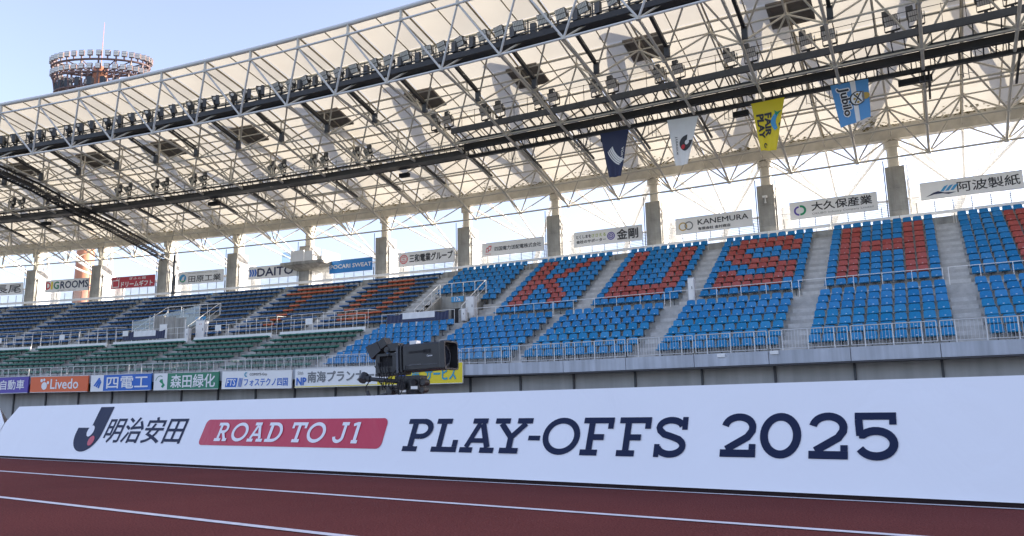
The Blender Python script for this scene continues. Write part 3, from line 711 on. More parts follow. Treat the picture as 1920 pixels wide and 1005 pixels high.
for k in range(3): p.poly(t,[(.02+k*.045,.22),(.05+k*.045,.22),(.07+k*.045,.5),(.05+k*.045,.8),(.02+k*.045,.8),(.04+k*.045,.5)],I_B)
p.text(t,'DAITO',.17,.18,.80,.84,I_N,.035)
t, p = sign(-43.2,-38.33,-.2,11.82,12.93,'white sign with a blue and green disc and four spaced characters',M_SIGN,GR)
p.text(t,'田原工業',.24,.14,.95,.66,I_K,.016); p.disc(t,.11,.5,.33,I_LB); p.disc(t,.11,.5,.33,I_G,.22,a0=200,a1=330); p.poly(t,[(.07,.3),(.14,.3),(.15,.68),(.11,.62)],I_W); p.text(t,'TAHARA INDUSTRY CO., LTD',.22,.82,.88,.90,I_GY)
t, p = sign(-50.6,-45.78,-.2,11.9,12.96,'red sign with a white gift box outline',I_CR,GR)
p.text(t,'ドリームギフト',.24,.10,.96,.58,I_W,.03); p.text(t,'ぎふと館',.42,.70,.80,.92,I_W,.015)
p.poly(t,[(.03,.10),(.19,.10),(.19,.74),(.03,.74)],I_W); p.poly(t,[(.045,.17),(.175,.17),(.175,.67),(.045,.67)],I_CR)
for a in (30,100,160): p.poly(t,[(.16,.74),(.16+.05*math.cos(R(a)),.74+.2*math.sin(R(a))),(.17+.05*math.cos(R(a+25)),.74+.2*math.sin(R(a+25)))],I_W)
t, p = sign(-58.1,-53.2,-.2,11.98,13.12,'white sign whose first letters are red, yellow and green',M_SIGN,GR)
p.text(t,'D',.02,.26,.12,.86,I_R,.04); p.text(t,'I',.14,.26,.17,.86,I_Y,.04); p.text(t,'G',.20,.26,.32,.86,I_GR2,.04); p.text(t,'ROOMS',.36,.26,1.0,.86,I_N,.03); p.text(t,'株式会社 ディグルームズ',.30,.06,.72,.17,I_GY)
t, p = sign(-65.6,-60.75,-.2,12.0,13.12,'white sign with two brush characters at the far left edge',M_SIGN,GR)
p.text(t,'長尾',.35,.14,.97,.84,I_K,.02)
GF = 'advertising boards hung on the fascia'
DF = 17.75
def fboard(s0,s1,z0a,z1a,z0b,label,m): return sign(s0,s1,DF,z0a,z1a,label,m,GF,dz=z0b-z0a)
t, p = fboard(-43.05,-38.13,1.99,3.03,1.99,'purple fascia board with white characters, cut by the left edge',I_P)
p.text(t,'川自動車',.30,.22,.93,.80,I_W,.015)
t, p = fboard(-37.9,-32.7,2.0,2.98,1.95,'orange fascia board with a white paw-like mark and white letters',I_O)
p.text(t,'Livedo',.36,.20,.84,.82,I_W,.02); p.disc(t,.25,.40,.24,I_W); p.disc(t,.20,.74,.11,I_W); p.disc(t,.245,.78,.09,I_W); p.disc(t,.315,.60,.10,I_W)
t, p = fboard(-32.42,-27.22,1.94,2.93,1.92,'blue fascia board with a white left field of blue stripes',I_B)
p.rect(t,.0,.0,.215,1,I_W); p.text(t,'四電工',.27,.14,.95,.86,I_W,.018)
for k in range(3): p.poly(t,[(.05+k*.035,.35-k*.06),(.075+k*.035,.30-k*.06),(.16+k*.012,.78-k*.1),(.135+k*.012,.84-k*.1)],I_B)
t, p = fboard(-26.97,-21.7,1.9,2.88,1.86,'green fascia board with a white left field and map mark',I_GR2)
p.rect(t,.0,.0,.215,1,I_W); p.text(t,'森田緑化',.27,.12,.95,.88,I_W,.018); p.poly(t,[(.10,.62),(.14,.66),(.15,.45),(.18,.30),(.15,.12),(.12,.20),(.14,.35),(.09,.50)],I_G); p.disc(t,.10,.5,.36,I_GR2,.32,a0=60,a1=170)
t, p = fboard(-21.42,-16.1,1.85,2.84,1.77,'white fascia board with blue lettering between the green and the long board',M_WHITE)
p.text(t,'フォステクノ四国',.33,.14,.95,.56,I_B,.02); p.rect(t,.05,.10,.215,.60,I_B,shear=.02); p.text(t,'FTS',.075,.18,.205,.54,I_W,.02,.01)
for k in range(3): p.rect(t,.24+k*.02,.10,.25+k*.02,.60,I_B,shear=.02)
p.text(t,'COMSYS-Grp',.41,.68,.66,.86,I_K,.01); p.disc(t,.36,.78,.13,I_T,.07,a0=60,a1=300)
t, p = fboard(-15.84,-4.63,1.78,2.78,1.74,'long fascia board, white left half and yellow right half, behind the television camera',M_WHITE)
p.rect(t,.52,.0,1.0,1.0,I_Y); p.rect(t,0,0,.519,.06,I_Y)
p.text(t,'南海プランナー',.085,.26,.50,.82,I_GY,.03); p.text(t,'NP',.012,.14,.075,.52,I_B,.05); p.text(t,'50th',.018,.68,.055,.86,I_GY)
p.text(t,'サービス',.80,.18,.965,.80,I_T,.03); p.disc(t,.55,.5,.36,I_W); p.disc(t,.66,.55,.3,I_B); p.poly(t,[(.64,.35),(.68,.35),(.66,.1)],I_B); p.disc(t,.975,.86,.06,I_GY,.045); p.text(t,'電',.72,.2,.77,.8,I_T,.01)
# opening sign lettering
def panel_on(s0, s1, d, z0, z1): A = PS(s0,d,z0); B = PS(s1,d,z0); return Panel(A, B-A, Vector((0,0,PS(s0,d,z1).z-A.z)))
p = panel_on(-12.45,-11.5,db1+.262,7.5,7.86); p.text(blk17,'17a',.25,.15,.75,.85,I_W,.02)
p = panel_on(-35.3,-34.3,db2+.262,7.5,7.86); p.text(blk2,'15a',.25,.15,.75,.85,I_W,.02)

# ------------------------------------------------------------------ roof
roof = thing('stadium_roof', 'white space-frame roof with translucent cream membrane over the grandstand', 'roof')
TR = [(19.39,20.5),(16.0,19.95),(12.5,19.15),(9.2,18.4),(6.0,17.65),(2.75,16.9),(-.33,16.14)]
BR = [(18.19,17.84),(14.37,17.34),(11.1,16.56),(7.5,15.99),(4.09,15.23),(1.48,14.35)]
K0, K1 = -20, 13
mem = []   # (kind, a, b, r)
def Tn(j, k): d, z = TR[j]; return P(k*U, d, z)              # top nodes at whole k
def Bn(j, k): d, z = BR[j]; return P((k+.5)*U, d, z)         # bottom nodes at half k
UPZ = .62
for k in range(K0, K1+1):
    for j in range(7):
        if k < K1 and j > 0: mem.append(('top_chord', Tn(j,k), Tn(j,k+1), .055))
        if k < K1 and j == 0: mem.append(('front_chord', Tn(0,k), Tn(0,k+1), .075))
        if j < 6: mem.append(('top_chord', Tn(j,k), Tn(j+1,k), .06))
        mem.append(('hanger_post', Tn(j,k), Tn(j,k)+Vector((0,0,UPZ)), .06 if j else .1))
        if j < 6: mem.append(('purlin', Tn(j,k)+Vector((0,0,UPZ)), Tn(j+1,k)+Vector((0,0,UPZ)), .065))
        if k < K1 and 0 < j < 6: mem.append(('cross_purlin', Tn(j,k)+Vector((0,0,UPZ*.98)), Tn(j,k+1)+Vector((0,0,UPZ*.98)), .085))
        if k < K1 and j == 0: mem.append(('front_edge_tube', Tn(0,k)+Vector((0,0,UPZ)), Tn(0,k+1)+Vector((0,0,UPZ)), .14))
    if k < K1:
        for j in range(6):
            B = Bn(j,k)
            for a, b in ((j,k),(j,k+1),(j+1,k),(j+1,k+1)):
                mem.append(('front_web_strut' if (a == 0) else 'web_strut', B, Tn(a,b), .07 if a == 0 else .062))
            if k < K1-1: mem.append(('front_bottom_chord' if j == 0 else 'bottom_chord', B, Bn(j,k+1), .075 if j in (0,5) else .065))
            if j < 5: mem.append(('bottom_chord', B, Bn(j+1,k), .095))
            if j < 6:
                a = P((k+.5)*U, TR[j][0], TR[j][1]+UPZ); b = P((k+.5)*U, TR[j+1][0], TR[j+1][1]+UPZ); mem.append(('light_purlin', a, b, .04))
unit = {}
for nm, m in (('web_strut',M_STEEL),('front_web_strut',M_STEELF),('top_chord',M_STEEL),('front_chord',M_STEELF),('bottom_chord',M_STEEL),('front_bottom_chord',M_STEELF),('hanger_post',M_STEEL),('purlin',M_PURL),('cross_purlin',M_STEEL),('front_edge_tube',M_STEELF),('light_purlin',M_PURL)):
    q = MB(); q.tube((0,0,0),(0,0,1), 1, 8, cap=False); unit[nm] = (q.mesh(nm, m), m)
by = {}
for x in mem: by.setdefault(x[0], []).append(x)
for nm, L in by.items():
    L[:] = [(a_, b_, c_, r_*(.82 if a_ != 'front_edge_tube' else .9)) for a_, b_, c_, r_ in L]
    L.sort(key=lambda x: (not (inframe(x[1], .15) or inframe(x[2], .15)), depth((x[1]+x[2])/2)))
    rest = MB()
    for i, (_, a, b, r) in enumerate(L):
        vis = inframe(a, .15) or inframe(b, .15)
        if i < 280 and vis:
            d = b-a; T = Matrix.Translation(a) @ d.to_track_quat('Z','Y').to_matrix().to_4x4() @ Matrix.Diagonal((r,r,d.length,1))
            inst(nm, unit[nm][0], roof, T)
        else: rest.tube(a, b, r, 6, cap=False)
    if rest.v: rest.build(nm+'_far', unit[nm][1], roof, kind='stuff')
# node joints
q = MB()
for k in range(K0, K1):
    for j in range(6):
        p = Bn(j,k); q.tube(p-Vector((0,0,.09)), p+Vector((0,0,.09)), .13, 6)
for k in range(K0, K1+1):
    for j in range(7): p = Tn(j,k); q.tube(p-Vector((0,0,.1)), p+Vector((0,0,.1)), .11, 6)
q.build('node_joints', M_STEEL, roof, kind='stuff')
# membrane panels: each sags slightly between the purlins
for k in range(K0, 25):
    for j in range(6):
        mb = MB(); n = 4; vs = []
        for a in range(n+1):
            for b_ in range(n+1):
                f = j+b_/n; d = TR[j][0]+(TR[j+1][0]-TR[j][0])*b_/n; z = TR[j][1]+(TR[j+1][1]-TR[j][1])*b_/n
                sag = .10*math.sin(math.pi*a/n)*math.sin(math.pi*b_/n)
                vs.append(P((k+a/n*.994+.003)*U, d+(-.006 if b_==0 else 0)+(.0 if b_<n else .006), z+UPZ+.16-sag))
        fs = [(a*(n+1)+b_, (a+1)*(n+1)+b_, (a+1)*(n+1)+b_+1, a*(n+1)+b_+1) for a in range(n) for b_ in range(n)]
        mb.add(vs, fs, True); mb.build('membrane_panel', M_MEMB, roof)
# rear gutter beam, box section with joints; mossy membrane edge above it
for k in range(K0, K1):
    a, b = k*U+.01, (k+1)*U-.01
    mb = MB(); sweep_box(mb, a, b, -.60, -.12, 15.95, 16.0, P); sweep_box(mb, a, b, -.12, -.09, 15.95, 16.85, P); sweep_box(mb, a, b, -.60, -.57, 15.95, 16.85, P)
    if k % 2: sweep_box(mb, a+.3, a+.75, -.086, -.07, 16.02, 16.8, P)
    mb.build('gutter_beam', M_STEEL, roof)
mb = MB(); rr = random.Random(3)
for i in range(5200):
    s = rr.uniform(-19*U, 12*U); fr = (s/U) % 1
    wgt = .25+.75*max(0, math.sin(s*1.9)*math.sin(s*.47+1))
    if rr.random() > wgt: continue
    d = -.02+abs(rr.gauss(0,.40))*(.5+wgt); z = 16.70+.235*d+rr.uniform(-.015,.05); a0 = rr.uniform(0,6.28); q = []
    for k in range(5):
        r_ = rr.uniform(.02,.09); q.append(P(s+1.5*r_*math.cos(a0+k*1.256), d+r_*math.sin(a0+k*1.256), z+.2*r_*math.sin(a0+k*1.256)))
    mb.quad(*q)
mb.build('moss_on_membrane_edge', M_MOSS, roof, kind='stuff')
# vent plates at every second node with outer struts over the membrane
for k in range(K0+1, K1, 2):
    s = k*U; 
    mb = MB()
    def V(a, b, z): return P(s+a*.8, 11.7+b*.8, 19.55+z+b*.8*.225)
    for (a0,a1,b0,b1) in ((-1.15,1.45,-1.15,-.95),(-1.15,1.45,.95,1.15),(-1.15,-.95,-.95,.95),(1.25,1.45,-.95,.95)):
        mb.hexa([V(a0,b1,0),V(a1,b1,0),V(a1,b0,0),V(a0,b0,0),V(a0,b1,.12),V(a1,b1,.12),V(a1,b0,.12),V(a0,b0,.12)])
    mb.build('vent_frame', M_PLATE, roof)
    mb = MB(); mb.hexa([V(-.94,.94,.04),V(1.24,.94,.04),V(1.24,-.94,.04),V(-.94,-.94,.04),V(-.94,.94,.10),V(1.24,.94,.10),V(1.24,-.94,.10),V(-.94,-.94,.10)]); mb.build('vent_plate', M_PLATE, roof)
    top = P(s, 11.7, 20.5)
    for e in (-1, 1):
        mb = MB(); mb.tube(top, P(s+e*U, -1.4, 17.5), .23, 10); mb.build('outer_strut', M_STEEL, roof)
    mb = MB(); mb.tube(P(s,11.7,20.1), top+Vector((0,0,.2)), .4, 10); mb.build('outer_hub', M_STEEL, roof)
# rear stays seen through the gap: nodes midway between the pillars
for k in range(K0+1, K1, 2):
    s = k*U; N_ = P(s, -6.2, 13.6)
    t = thing('back_stay', f'white steel stay fan behind the stand, {ordn((k-K0+1)//2)} from the left', 'stay frame', group='stay fans behind the stand')
    for tgt, r in ((P(s-U,-.7,16.1),.13),(P(s+U,-.7,16.1),.13),(P(s,-.7,16.0),.11),(P(s-U,-1.4,17.5),.17),(P(s+U,-1.4,17.5),.17),(P(s-U,-9.5,6.0),.3)):
        mb = MB(); mb.tube(N_, tgt, r*.8, 8); mb.build('stay_tube', M_WHITE, t)
    mb = MB(); mb.tube(P(s-2*U,-6.2,13.6), N_, .1, 8); mb.build('tie_tube', M_WHITE, t)
    mb = MB(); mb.tube(N_-Vector((0,0,.22)), N_+Vector((0,0,.22)), .26, 10); mb.build('hub', M_PURL, t)

# ------------------------------------------------------------------ catwalks
def beam_path(mb, s0, s1, d, z, w_, h): 
    n = max(2, int(abs(s1-s0)/U)); q = [P(s,d,z) for s in frange(s0,s1,n)]
    for a, b in zip(q, q[1:]): mb.bar(a, b, w_, h)
t = thing('front_catwalk', 'long dark catwalk with handrail hung just behind the roof front edge', 'catwalk')
CZ = 18.72; CA, CB = -19.5*U, 9*U
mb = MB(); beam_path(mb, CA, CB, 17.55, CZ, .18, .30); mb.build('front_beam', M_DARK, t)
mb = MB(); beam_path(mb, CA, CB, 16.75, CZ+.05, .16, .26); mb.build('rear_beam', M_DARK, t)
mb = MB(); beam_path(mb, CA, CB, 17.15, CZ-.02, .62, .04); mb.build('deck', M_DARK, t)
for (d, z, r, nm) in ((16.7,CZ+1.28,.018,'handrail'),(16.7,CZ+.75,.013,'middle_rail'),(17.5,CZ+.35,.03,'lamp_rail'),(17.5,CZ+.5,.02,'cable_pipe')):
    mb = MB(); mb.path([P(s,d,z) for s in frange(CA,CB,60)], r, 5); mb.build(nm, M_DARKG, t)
q = MB(); q.box(-.03,.03,-.03,.03,0,1.45); post_me = q.mesh('rail_post', M_DARKG)
i = 0; s = CA
while s < CB:
    p = P(s, 16.7, CZ); 
    if inframe(p, .1): inst('rail_post', post_me, t, Matrix.Translation(p) @ FRr(s))
    s += U/4
for k in range(-20, 9):
    if random.random() < .55:
        mb = MB(); s = (k+.62)*U
        for a in range(9): x = s+a*.1; mb.tube(P(x,16.68,CZ+.2), P(x,16.68,CZ+1.3), .007, 4)
        for a in range(10): z = CZ+.2+a*.12; mb.tube(P(s,16.68,z), P(s+.8,16.68,z), .007, 4)
        mb.build('mesh_panel', M_DARKG, t)
for k in range(-19, 9):   # cable ladders running back from the front catwalk
    mb = MB(); s = (k+.5)*U+.25
    mb.bar(P(s,17.4,CZ-.25), P(s,14.9,CZ-.85), .16, .2); mb.build('cable_ladder', M_DARK, t)
    boxpart('junction_box', M_DARKG, t, -.13,.13,-.1,.1,-.55,.02, Matrix.Translation(P(s,14.75,CZ-.85)) @ FRr(s))
# floodlights of the front catwalk
def lamp_meshes():
    o = {}
    b = MB(); b.hexa([Vector(q) for q in ((-.30,-.02,0),(.30,-.02,0),(.22,.34,.06),(-.22,.34,.06),(-.30,-.02,.50),(.30,-.02,.50),(.22,.34,.42),(-.22,.34,.42))]); o['housing'] = (b.mesh('housing', M_LAMPB))
    b = MB()
    for z0 in (.03,.27):
        b.box(-.28,.28,-.035,-.022,z0,z0+.20)
    o['lens_panel'] = b.mesh('lens_panel', M_LAMP)
    b = MB()
    for z0 in (.03,.27):
        for x in (-.18,-.09,0,.09,.18): b.box(x-.006,x+.006,-.045,-.036,z0,z0+.2)
    o['lens_ribs'] = b.mesh('lens_ribs', M_LAMPB)
    b = MB(); b.box(-.35,-.32,.05,.12,-.2,.28); b.box(.32,.35,.05,.12,-.2,.28); b.box(-.32,.32,.04,.14,-.24,-.18); b.box(-.07,.07,.0,.2,-.38,-.241); b.build; o['bracket'] = b.mesh('bracket', M_DARK)
    b = MB(); b.tube((.36,.1,.26),(.375,.1,.26), .1, 12); b.tube((.376,.1,.26),(.385,.1,.26), .05, 10); o['aiming_dial'] = b.mesh('aiming_dial', M_LAMP)
    b = MB(); b.box(.55,.85,.1,.3,-.25,.32); o['ballast_box'] = b.mesh('ballast_box', M_DARKG)
    return o
LM = lamp_meshes()
def floodlight(s, d, z, yaw, tilt, label, group, extra=True, up=False, sc=1.0):
    p = P(s, d, z); t = thing('floodlight', label, 'floodlight', group=group)
    t.matrix_world = Matrix.Translation(p) @ FRr(s) @ Matrix.Rotation(yaw, 4, 'Z') @ Matrix.Scale(sc, 4)
    TT = Matrix.Rotation(tilt, 4, 'X')
    for nm in ('housing','lens_panel','lens_ribs','aiming_dial'): inst(nm, LM[nm], t, TT)
    inst('bracket', LM['bracket'], t)
    if extra: inst('ballast_box', LM['ballast_box'], t)
    if up:
        inst('ballast_box', LM['ballast_box'], t, Matrix.Translation((-.95,0,.55)) )
i = 0
for k in range(-19, 8):
    for f, ex in ((.12,False),(.40,True),(.72,True)):
        s = (k+f)*U
        if not inframe(P(s,17.5,CZ+.6), .12): continue
        i += 1
        floodlight(s, 17.5, CZ+.52, random.uniform(-.4,.1) if k > -6 else random.uniform(-1.0,-.75), R(22), f'dark floodlight on the front catwalk, {ordn(i)} from the left', 'floodlights on the front catwalk', ex, sc=1.0)

t = thing('rear_catwalk', 'dark truss catwalk running below the middle of the roof, widening to the right', 'catwalk')
s = -19.5*U
WS = -9.2
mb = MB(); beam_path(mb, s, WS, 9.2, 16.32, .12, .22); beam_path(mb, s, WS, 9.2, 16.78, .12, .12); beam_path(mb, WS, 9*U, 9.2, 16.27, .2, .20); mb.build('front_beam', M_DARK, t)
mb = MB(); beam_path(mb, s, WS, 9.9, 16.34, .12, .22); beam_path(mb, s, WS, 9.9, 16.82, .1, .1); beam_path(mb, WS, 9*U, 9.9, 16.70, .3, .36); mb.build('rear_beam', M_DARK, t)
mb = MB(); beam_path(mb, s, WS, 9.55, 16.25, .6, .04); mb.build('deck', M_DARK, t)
x = WS
while x < 8*U:
    if inframe(P(x,9.5,16.4), .1):
        mb = MB(); mb.bar(P(x,9.84,16.66), P(x,9.26,16.3), .06, .06); mb.build('rung', M_DARK, t)
    x += .5
WS = -9.2
mb = MB(); beam_path(mb, WS, 9*U, 10.5, 16.85, .3, .14); mb.build('walkway_beam', M_DARKG, t)
mb = MB(); beam_path(mb, WS, 9*U, 11.55, 17.22, .16, .34); mb.build('lamp_beam', M_DARKG, t)
for d, z, r in ((9.15,17.3,.015),(9.95,17.25,.013),(11.6,18.3,.016),(11.6,17.9,.012)):
    if d > 11: q = [P(x,d,z) for x in frange(WS,9*U,20)]
    else: q = [P(x,d,z) for x in frange(s,(WS if d<10 else 9*U),30)]
    mb = MB(); mb.path(q, r, 5); mb.build('handrail', M_DARK, t)
q = MB(); q.box(-.012,.012,-.012,.012,0,1.0); rp = q.mesh('rail_post', M_DARK)
x = s
while x < WS:
    p = P(x,9.15,16.4)
    if inframe(p): inst('rail_post', rp, t, Matrix.Translation(p) @ FRr(x))
    p = P(x,9.95,16.4)
    if inframe(p): inst('rail_post', rp, t, Matrix.Translation(p) @ FRr(x))
    x += U/4
while x < 9*U:
    p = P(x,11.6,17.35)
    if inframe(p,.1): inst('rail_post', rp, t, Matrix.Translation(p) @ FRr(x))
    x += U/4
x = WS
while x < 8*U:
    if inframe(P(x,11.5,17.1), .1):
        mb = MB(); mb.bar(P(x,11.5,17.12), P(x+.05,10.5,16.85), .05, .06); mb.build('rung', M_DARK, t)
    x += .55
mb = MB(); x = s
while x < 9*U:
    mb.tube(P(x,9.2,16.25), P(x,9.2,16.85), .02, 4); mb.tube(P(x,9.2,16.85), P(x+.5,9.2,16.25), .014, 4); x += .62
mb.build('lacing', M_DARK, t, kind='stuff')
for k in range(-19, 9):
    mb = MB(); a = (k+.5)*U+.22; mb.bar(P(a,9.0,16.25), P(a,6.4,15.75), .10, .12); mb.build('cable_ladder', M_DARK, t)
# hanging gear under the rear catwalk
for s_ in (-6.4,-1.8,-1.2,2.9,7.2,11.4,12.3,16.6,18.2):
    for e in range(3):
        mb = MB(); a = P(s_+e*.22, 9.1, 16.2); mb.tube(a, a-Vector((0,0,.55+.12*e)), .018, 5); mb.tube(a-Vector((0,0,.45)), P(s_+e*.22+.2,9.1,15.65), .014, 5); mb.build('hanger_hook', M_DARKG, t)
for s_, w_ in ((.3,.9),(16.4,1.5),(8.0,.8),(-14.7,.7),(-31.8,.9),(-49,.8)):
    q = MB(); T = Matrix.Translation(P(s_,8.7,15.85)) @ FRr(s_); q.box(-w_/2,w_/2,-.15,.15,0,.26,T)
    e = q.build('speaker_box', M_BLACK2); e['label'] = {.3:'flat black box under rear catwalk right of the navy flag',16.4:'long flat black box under the catwalk right of the sky blue flag',8.0:'flat black box under the catwalk left of the yellow flag',-14.7:'small black box under the rear catwalk near the roof middle',-31.8:'flat black box under the rear catwalk above the navy seats',-49:'flat black box under the rear catwalk at the far left'}[s_]; e['category'] = 'loudspeaker'; e['group'] = 'loudspeakers under the rear catwalk'
i = 0
for k in range(-19, 8):
    wide = (k+.6)*U > WS
    for f in (.20,.47):
        sx = (k+f)*U
        d, z = (11.55, 17.78) if wide else (9.9, 17.3)
        if not inframe(P(sx,d,z), .1): continue
        i += 1
        if not wide and k % 4 == 0: continue
        floodlight(sx, d, z, -.15 if wide else -.5, R(30), f'dark floodlight pair member on the rear catwalk, {ordn(i)} from the left', 'floodlights on the rear catwalk', False, up=True, sc=1.0)
# radial catwalk at the left
t = thing('cross_catwalk', 'dark laced catwalk running from front to back at the left of the roof', 'catwalk')
rc = [(18.4,17.75),(14.37,17.2),(11.1,16.45),(7.5,15.85),(4.09,15.1),(.9,14.35)]
for off, z in ((-.35,0),(.35,0),(-.35,-.45),(.35,-.45)):
    mb = MB(); q = [P(-43.6+off, d, zz+z) for d, zz in rc]
    for a, b in zip(q, q[1:]): mb.bar(a, b, .1, .13)
    mb.build('side_beam', M_DARK, t)
mb = MB()
for a, b in zip(rc, rc[1:]):
    for i in range(6):
        f = i/6; g_ = (i+.5)/6
        p = lambda o, f, z: P(-43.6+o, a[0]+(b[0]-a[0])*f, a[1]+(b[1]-a[1])*f+z)
        for o in (-.35,.35): mb.tube(p(o,f,0), p(o,g_,-.45), .025, 4); mb.tube(p(o,g_,-.45), p(o,(i+1)/6,0), .025, 4)
        mb.bar(p(-.35,f,-.45), p(.35,f,-.45), .05, .05); mb.bar(p(-.35,g_,-.45), p(.35,g_,-.45), .3, .03)
mb.build('lacing', M_DARK, t)
mb = MB(); mb.bar(P(-43.0,.5,14.4), P(-43.05,.5,9.8), .22, .22); mb.tube(P(-43.9,.3,14.4), P(-43.9,.3,10), .04); mb.build('access_ladder', M_DARKG, t)

# ------------------------------------------------------------------ flags
def flag(c, label, m, d=9.45):
    """c = (TL, BL, TR, BR) as (s, z)"""
    t = thing('hanging_flag', label, 'flag', group='flags hung from the rear catwalk')
    (a, b, e, f) = c
    def pt(u, v, off=0):
        s = (a[0]*(1-u)+e[0]*u)*v+(b[0]*(1-u)+f[0]*u)*(1-v); z = (a[1]*(1-u)+e[1]*u)*v+(b[1]*(1-u)+f[1]*u)*(1-v)
        dd = d+.05*math.sin(u*9+v*1.2)*(1.2-v)+.02*math.sin(v*7+u*3)+off
        return P(s, dd, z)
    n = 24; vs = [pt(i/n, j/n) for i in range(n+1) for j in range(n+1)]; vb = [pt(i/n, j/n, -.006) for i in range(n+1) for j in range(n+1)]
    fs = [(i*(n+1)+j, (i+1)*(n+1)+j, (i+1)*(n+1)+j+1, i*(n+1)+j+1) for i in range(n) for j in range(n)]
    mb = MB(); mb.add(vs, fs, True); mb.add(vb, [tuple(reversed(q)) for q in fs], True); mb.build('cloth', m, t)
    class FP(Panel):
        def __init__(s): s.k = 0; s.X = Vector((1,0,0)); s.Y = Vector((0,1,0)); s.curved = True
        def pt(s, u, v, off): return pt(u, v, .012+off*1.0)
    return t, FP()
t, p = flag(((.05,16.12),(.53,13.38),(1.86,16.08),(1.27,13.38)), 'dark navy flag with white curved stripes, leftmost of the hanging flags', I_N)
for k in range(4):
    pts = [(.20+k*.13, .50-.02*k)]; o_ = []; i_ = []
    for a in range(9):
        f = a/8; o_.append((.18+k*.06+.62*f**1.6, .56+.03*k-.33*math.sin(f*1.3)*1.0+.0)); i_.append((.21+k*.07+.59*f**1.6, .585+.03*k-.33*math.sin(f*1.25)))
    vs = o_+i_; p.put(t, 'emblem_stripe', I_W, vs, [(j, j+1, 10+j, 9+j) for j in range(8)])
p.text(t, 'VORTIS', .84, .30, .93, .62, I_W, .02, rot=True)
t, p = flag(((4.12,16.13),(4.45,13.42),(5.86,16.07),(5.11,13.42)), 'white flag with a black and red emblem and small vertical letters', M_WHITE)
p.disc(t,.72,.46,.165,I_K,.0,a0=88,a1=272,asp=.48); p.poly(t,[(.72,.295),(.72,.50),(.98,.505),(.97,.44),(.92,.36),(.82,.31)],I_K); p.disc(t,.74,.47,.05,I_W,asp=.48); p.disc(t,.56,.385,.05,I_R,asp=.48)
p.text(t,'J.LEAGUE',.20,.22,.30,.62,I_K,.01,rot=True)
t, p = flag(((8.70,16.13),(9.01,13.48),(10.39,16.16),(9.78,13.37)), 'yellow FAIR PLAY flag with a blue swoosh figure', I_Y)
p.text(t,'FAIR',.38,.30,.62,.74,I_K,.05,rot=True); p.text(t,'PLAY',.10,.26,.34,.74,I_K,.05,rot=True)
o_ = [(.70+.22*math.sin(math.pi*f)*-.9+.10, .74-.36*f) for f in frange(0,1,10)]; i_ = [(.83+.12*math.sin(math.pi*f)*-.9+.08, .72-.30*f) for f in frange(0,1,10)]
p.put(t,'emblem',I_LB,o_+i_,[(j,j+1,12+j,11+j) for j in range(10)])
p.poly(t,[(.72,.78),(.82,.73),(1.0,.76),(.86,.69),(.80,.66),(.76,.70)],I_G); p.disc(t,.35,.10,.05,I_K,.025,asp=.6,a0=0,a1=290); p.poly(t,[(.93,.50),(1.0,.55),(.97,.44)],I_N)
t, p = flag(((12.62,16.27),(12.92,13.97),(14.37,16.27),(14.32,14.28)), 'sky blue flag with a pale stripe and a crest, rightmost hanging flag', inkm('sky_blue', (.09,.30,.62)))
p.rect(t,.52,0,.66,1,I_W,'pale_stripe'); 
p.text(t,'Jubilo',.13,.20,.46,.88,I_W,.10,rot=True); p.text(t,'Jubilo',.14,.205,.45,.875,I_K,.035,rot=True)
p.disc(t,.66,.56,.17,I_K,asp=.75,a0=90,a1=270); p.poly(t,[(.66,.73),(.82,.70),(.86,.56),(.82,.42),(.66,.39)],I_K); p.disc(t,.67,.56,.145,I_W,asp=.75); p.disc(t,.90,.57,.085,I_GD,asp=.75); p.poly(t,[(.80,.44),(.86,.44),(.86,.70),(.80,.70)],I_GY)
p.poly(t,[(.56,.66),(.58,.69),(.78,.47),(.76,.44)],I_K); p.poly(t,[(.56,.47),(.58,.44),(.78,.66),(.76,.69)],I_K)
for a, b in ((.67,.65),(.67,.46),(.58,.56)): p.disc(t,a,b,.028,I_GD,asp=.75)

# ------------------------------------------------------------------ floodlight tower far behind
def U3(x, y, d): return CAMP+(fw+r2*((x-960)/1439.694)-u2*((y-502.5)/1439.694))*d
TB = Vector((-104.9, 26.0, 0)); TH = 57.6; RR = 8.3
t = thing('floodlight_tower', 'tall orange floodlight tower with a ring of lamps rising behind the roof', 'floodlight tower', loc=TB)
mb = MB(); mb.tube((0,0,0),(0,0,TH+1.5), 1.5, 24, 1.15); mb.build('column', M_RUST, t)
mb = MB(); mb.tube((0,0,TH+1.5),(0,0,TH+10), .07, 6, .025); mb.build('lightning_rod', M_RUST, t)
tv_ = Vector((TB.x-CAMP.x, TB.y-CAMP.y, 0)).normalized(); tl_ = Vector((.879, .476, 0)); tv_ = Vector((-.476, .879, 0))
def RP(a, r, z, k=.42): return tl_*(r*math.cos(a))+tv_*(r*math.sin(a)*k)+Vector((0,0,z))
def ring(z, r, rad, nm, n=30):
    mb = MB(); mb.path([RP(2*math.pi*i/n, r, z) for i in range(n+1)], rad, 6); mb.build(nm, M_RUSTD, t)
for z, r, rad in ((TH+1.6,RR,.18),(TH-.6,RR*.96,.14),(TH-3.0,RR*.9,.18),(TH-5.4,RR*.84,.2),(TH-8.2,RR*.62,.18)): ring(z, r, rad, 'ring_beam')
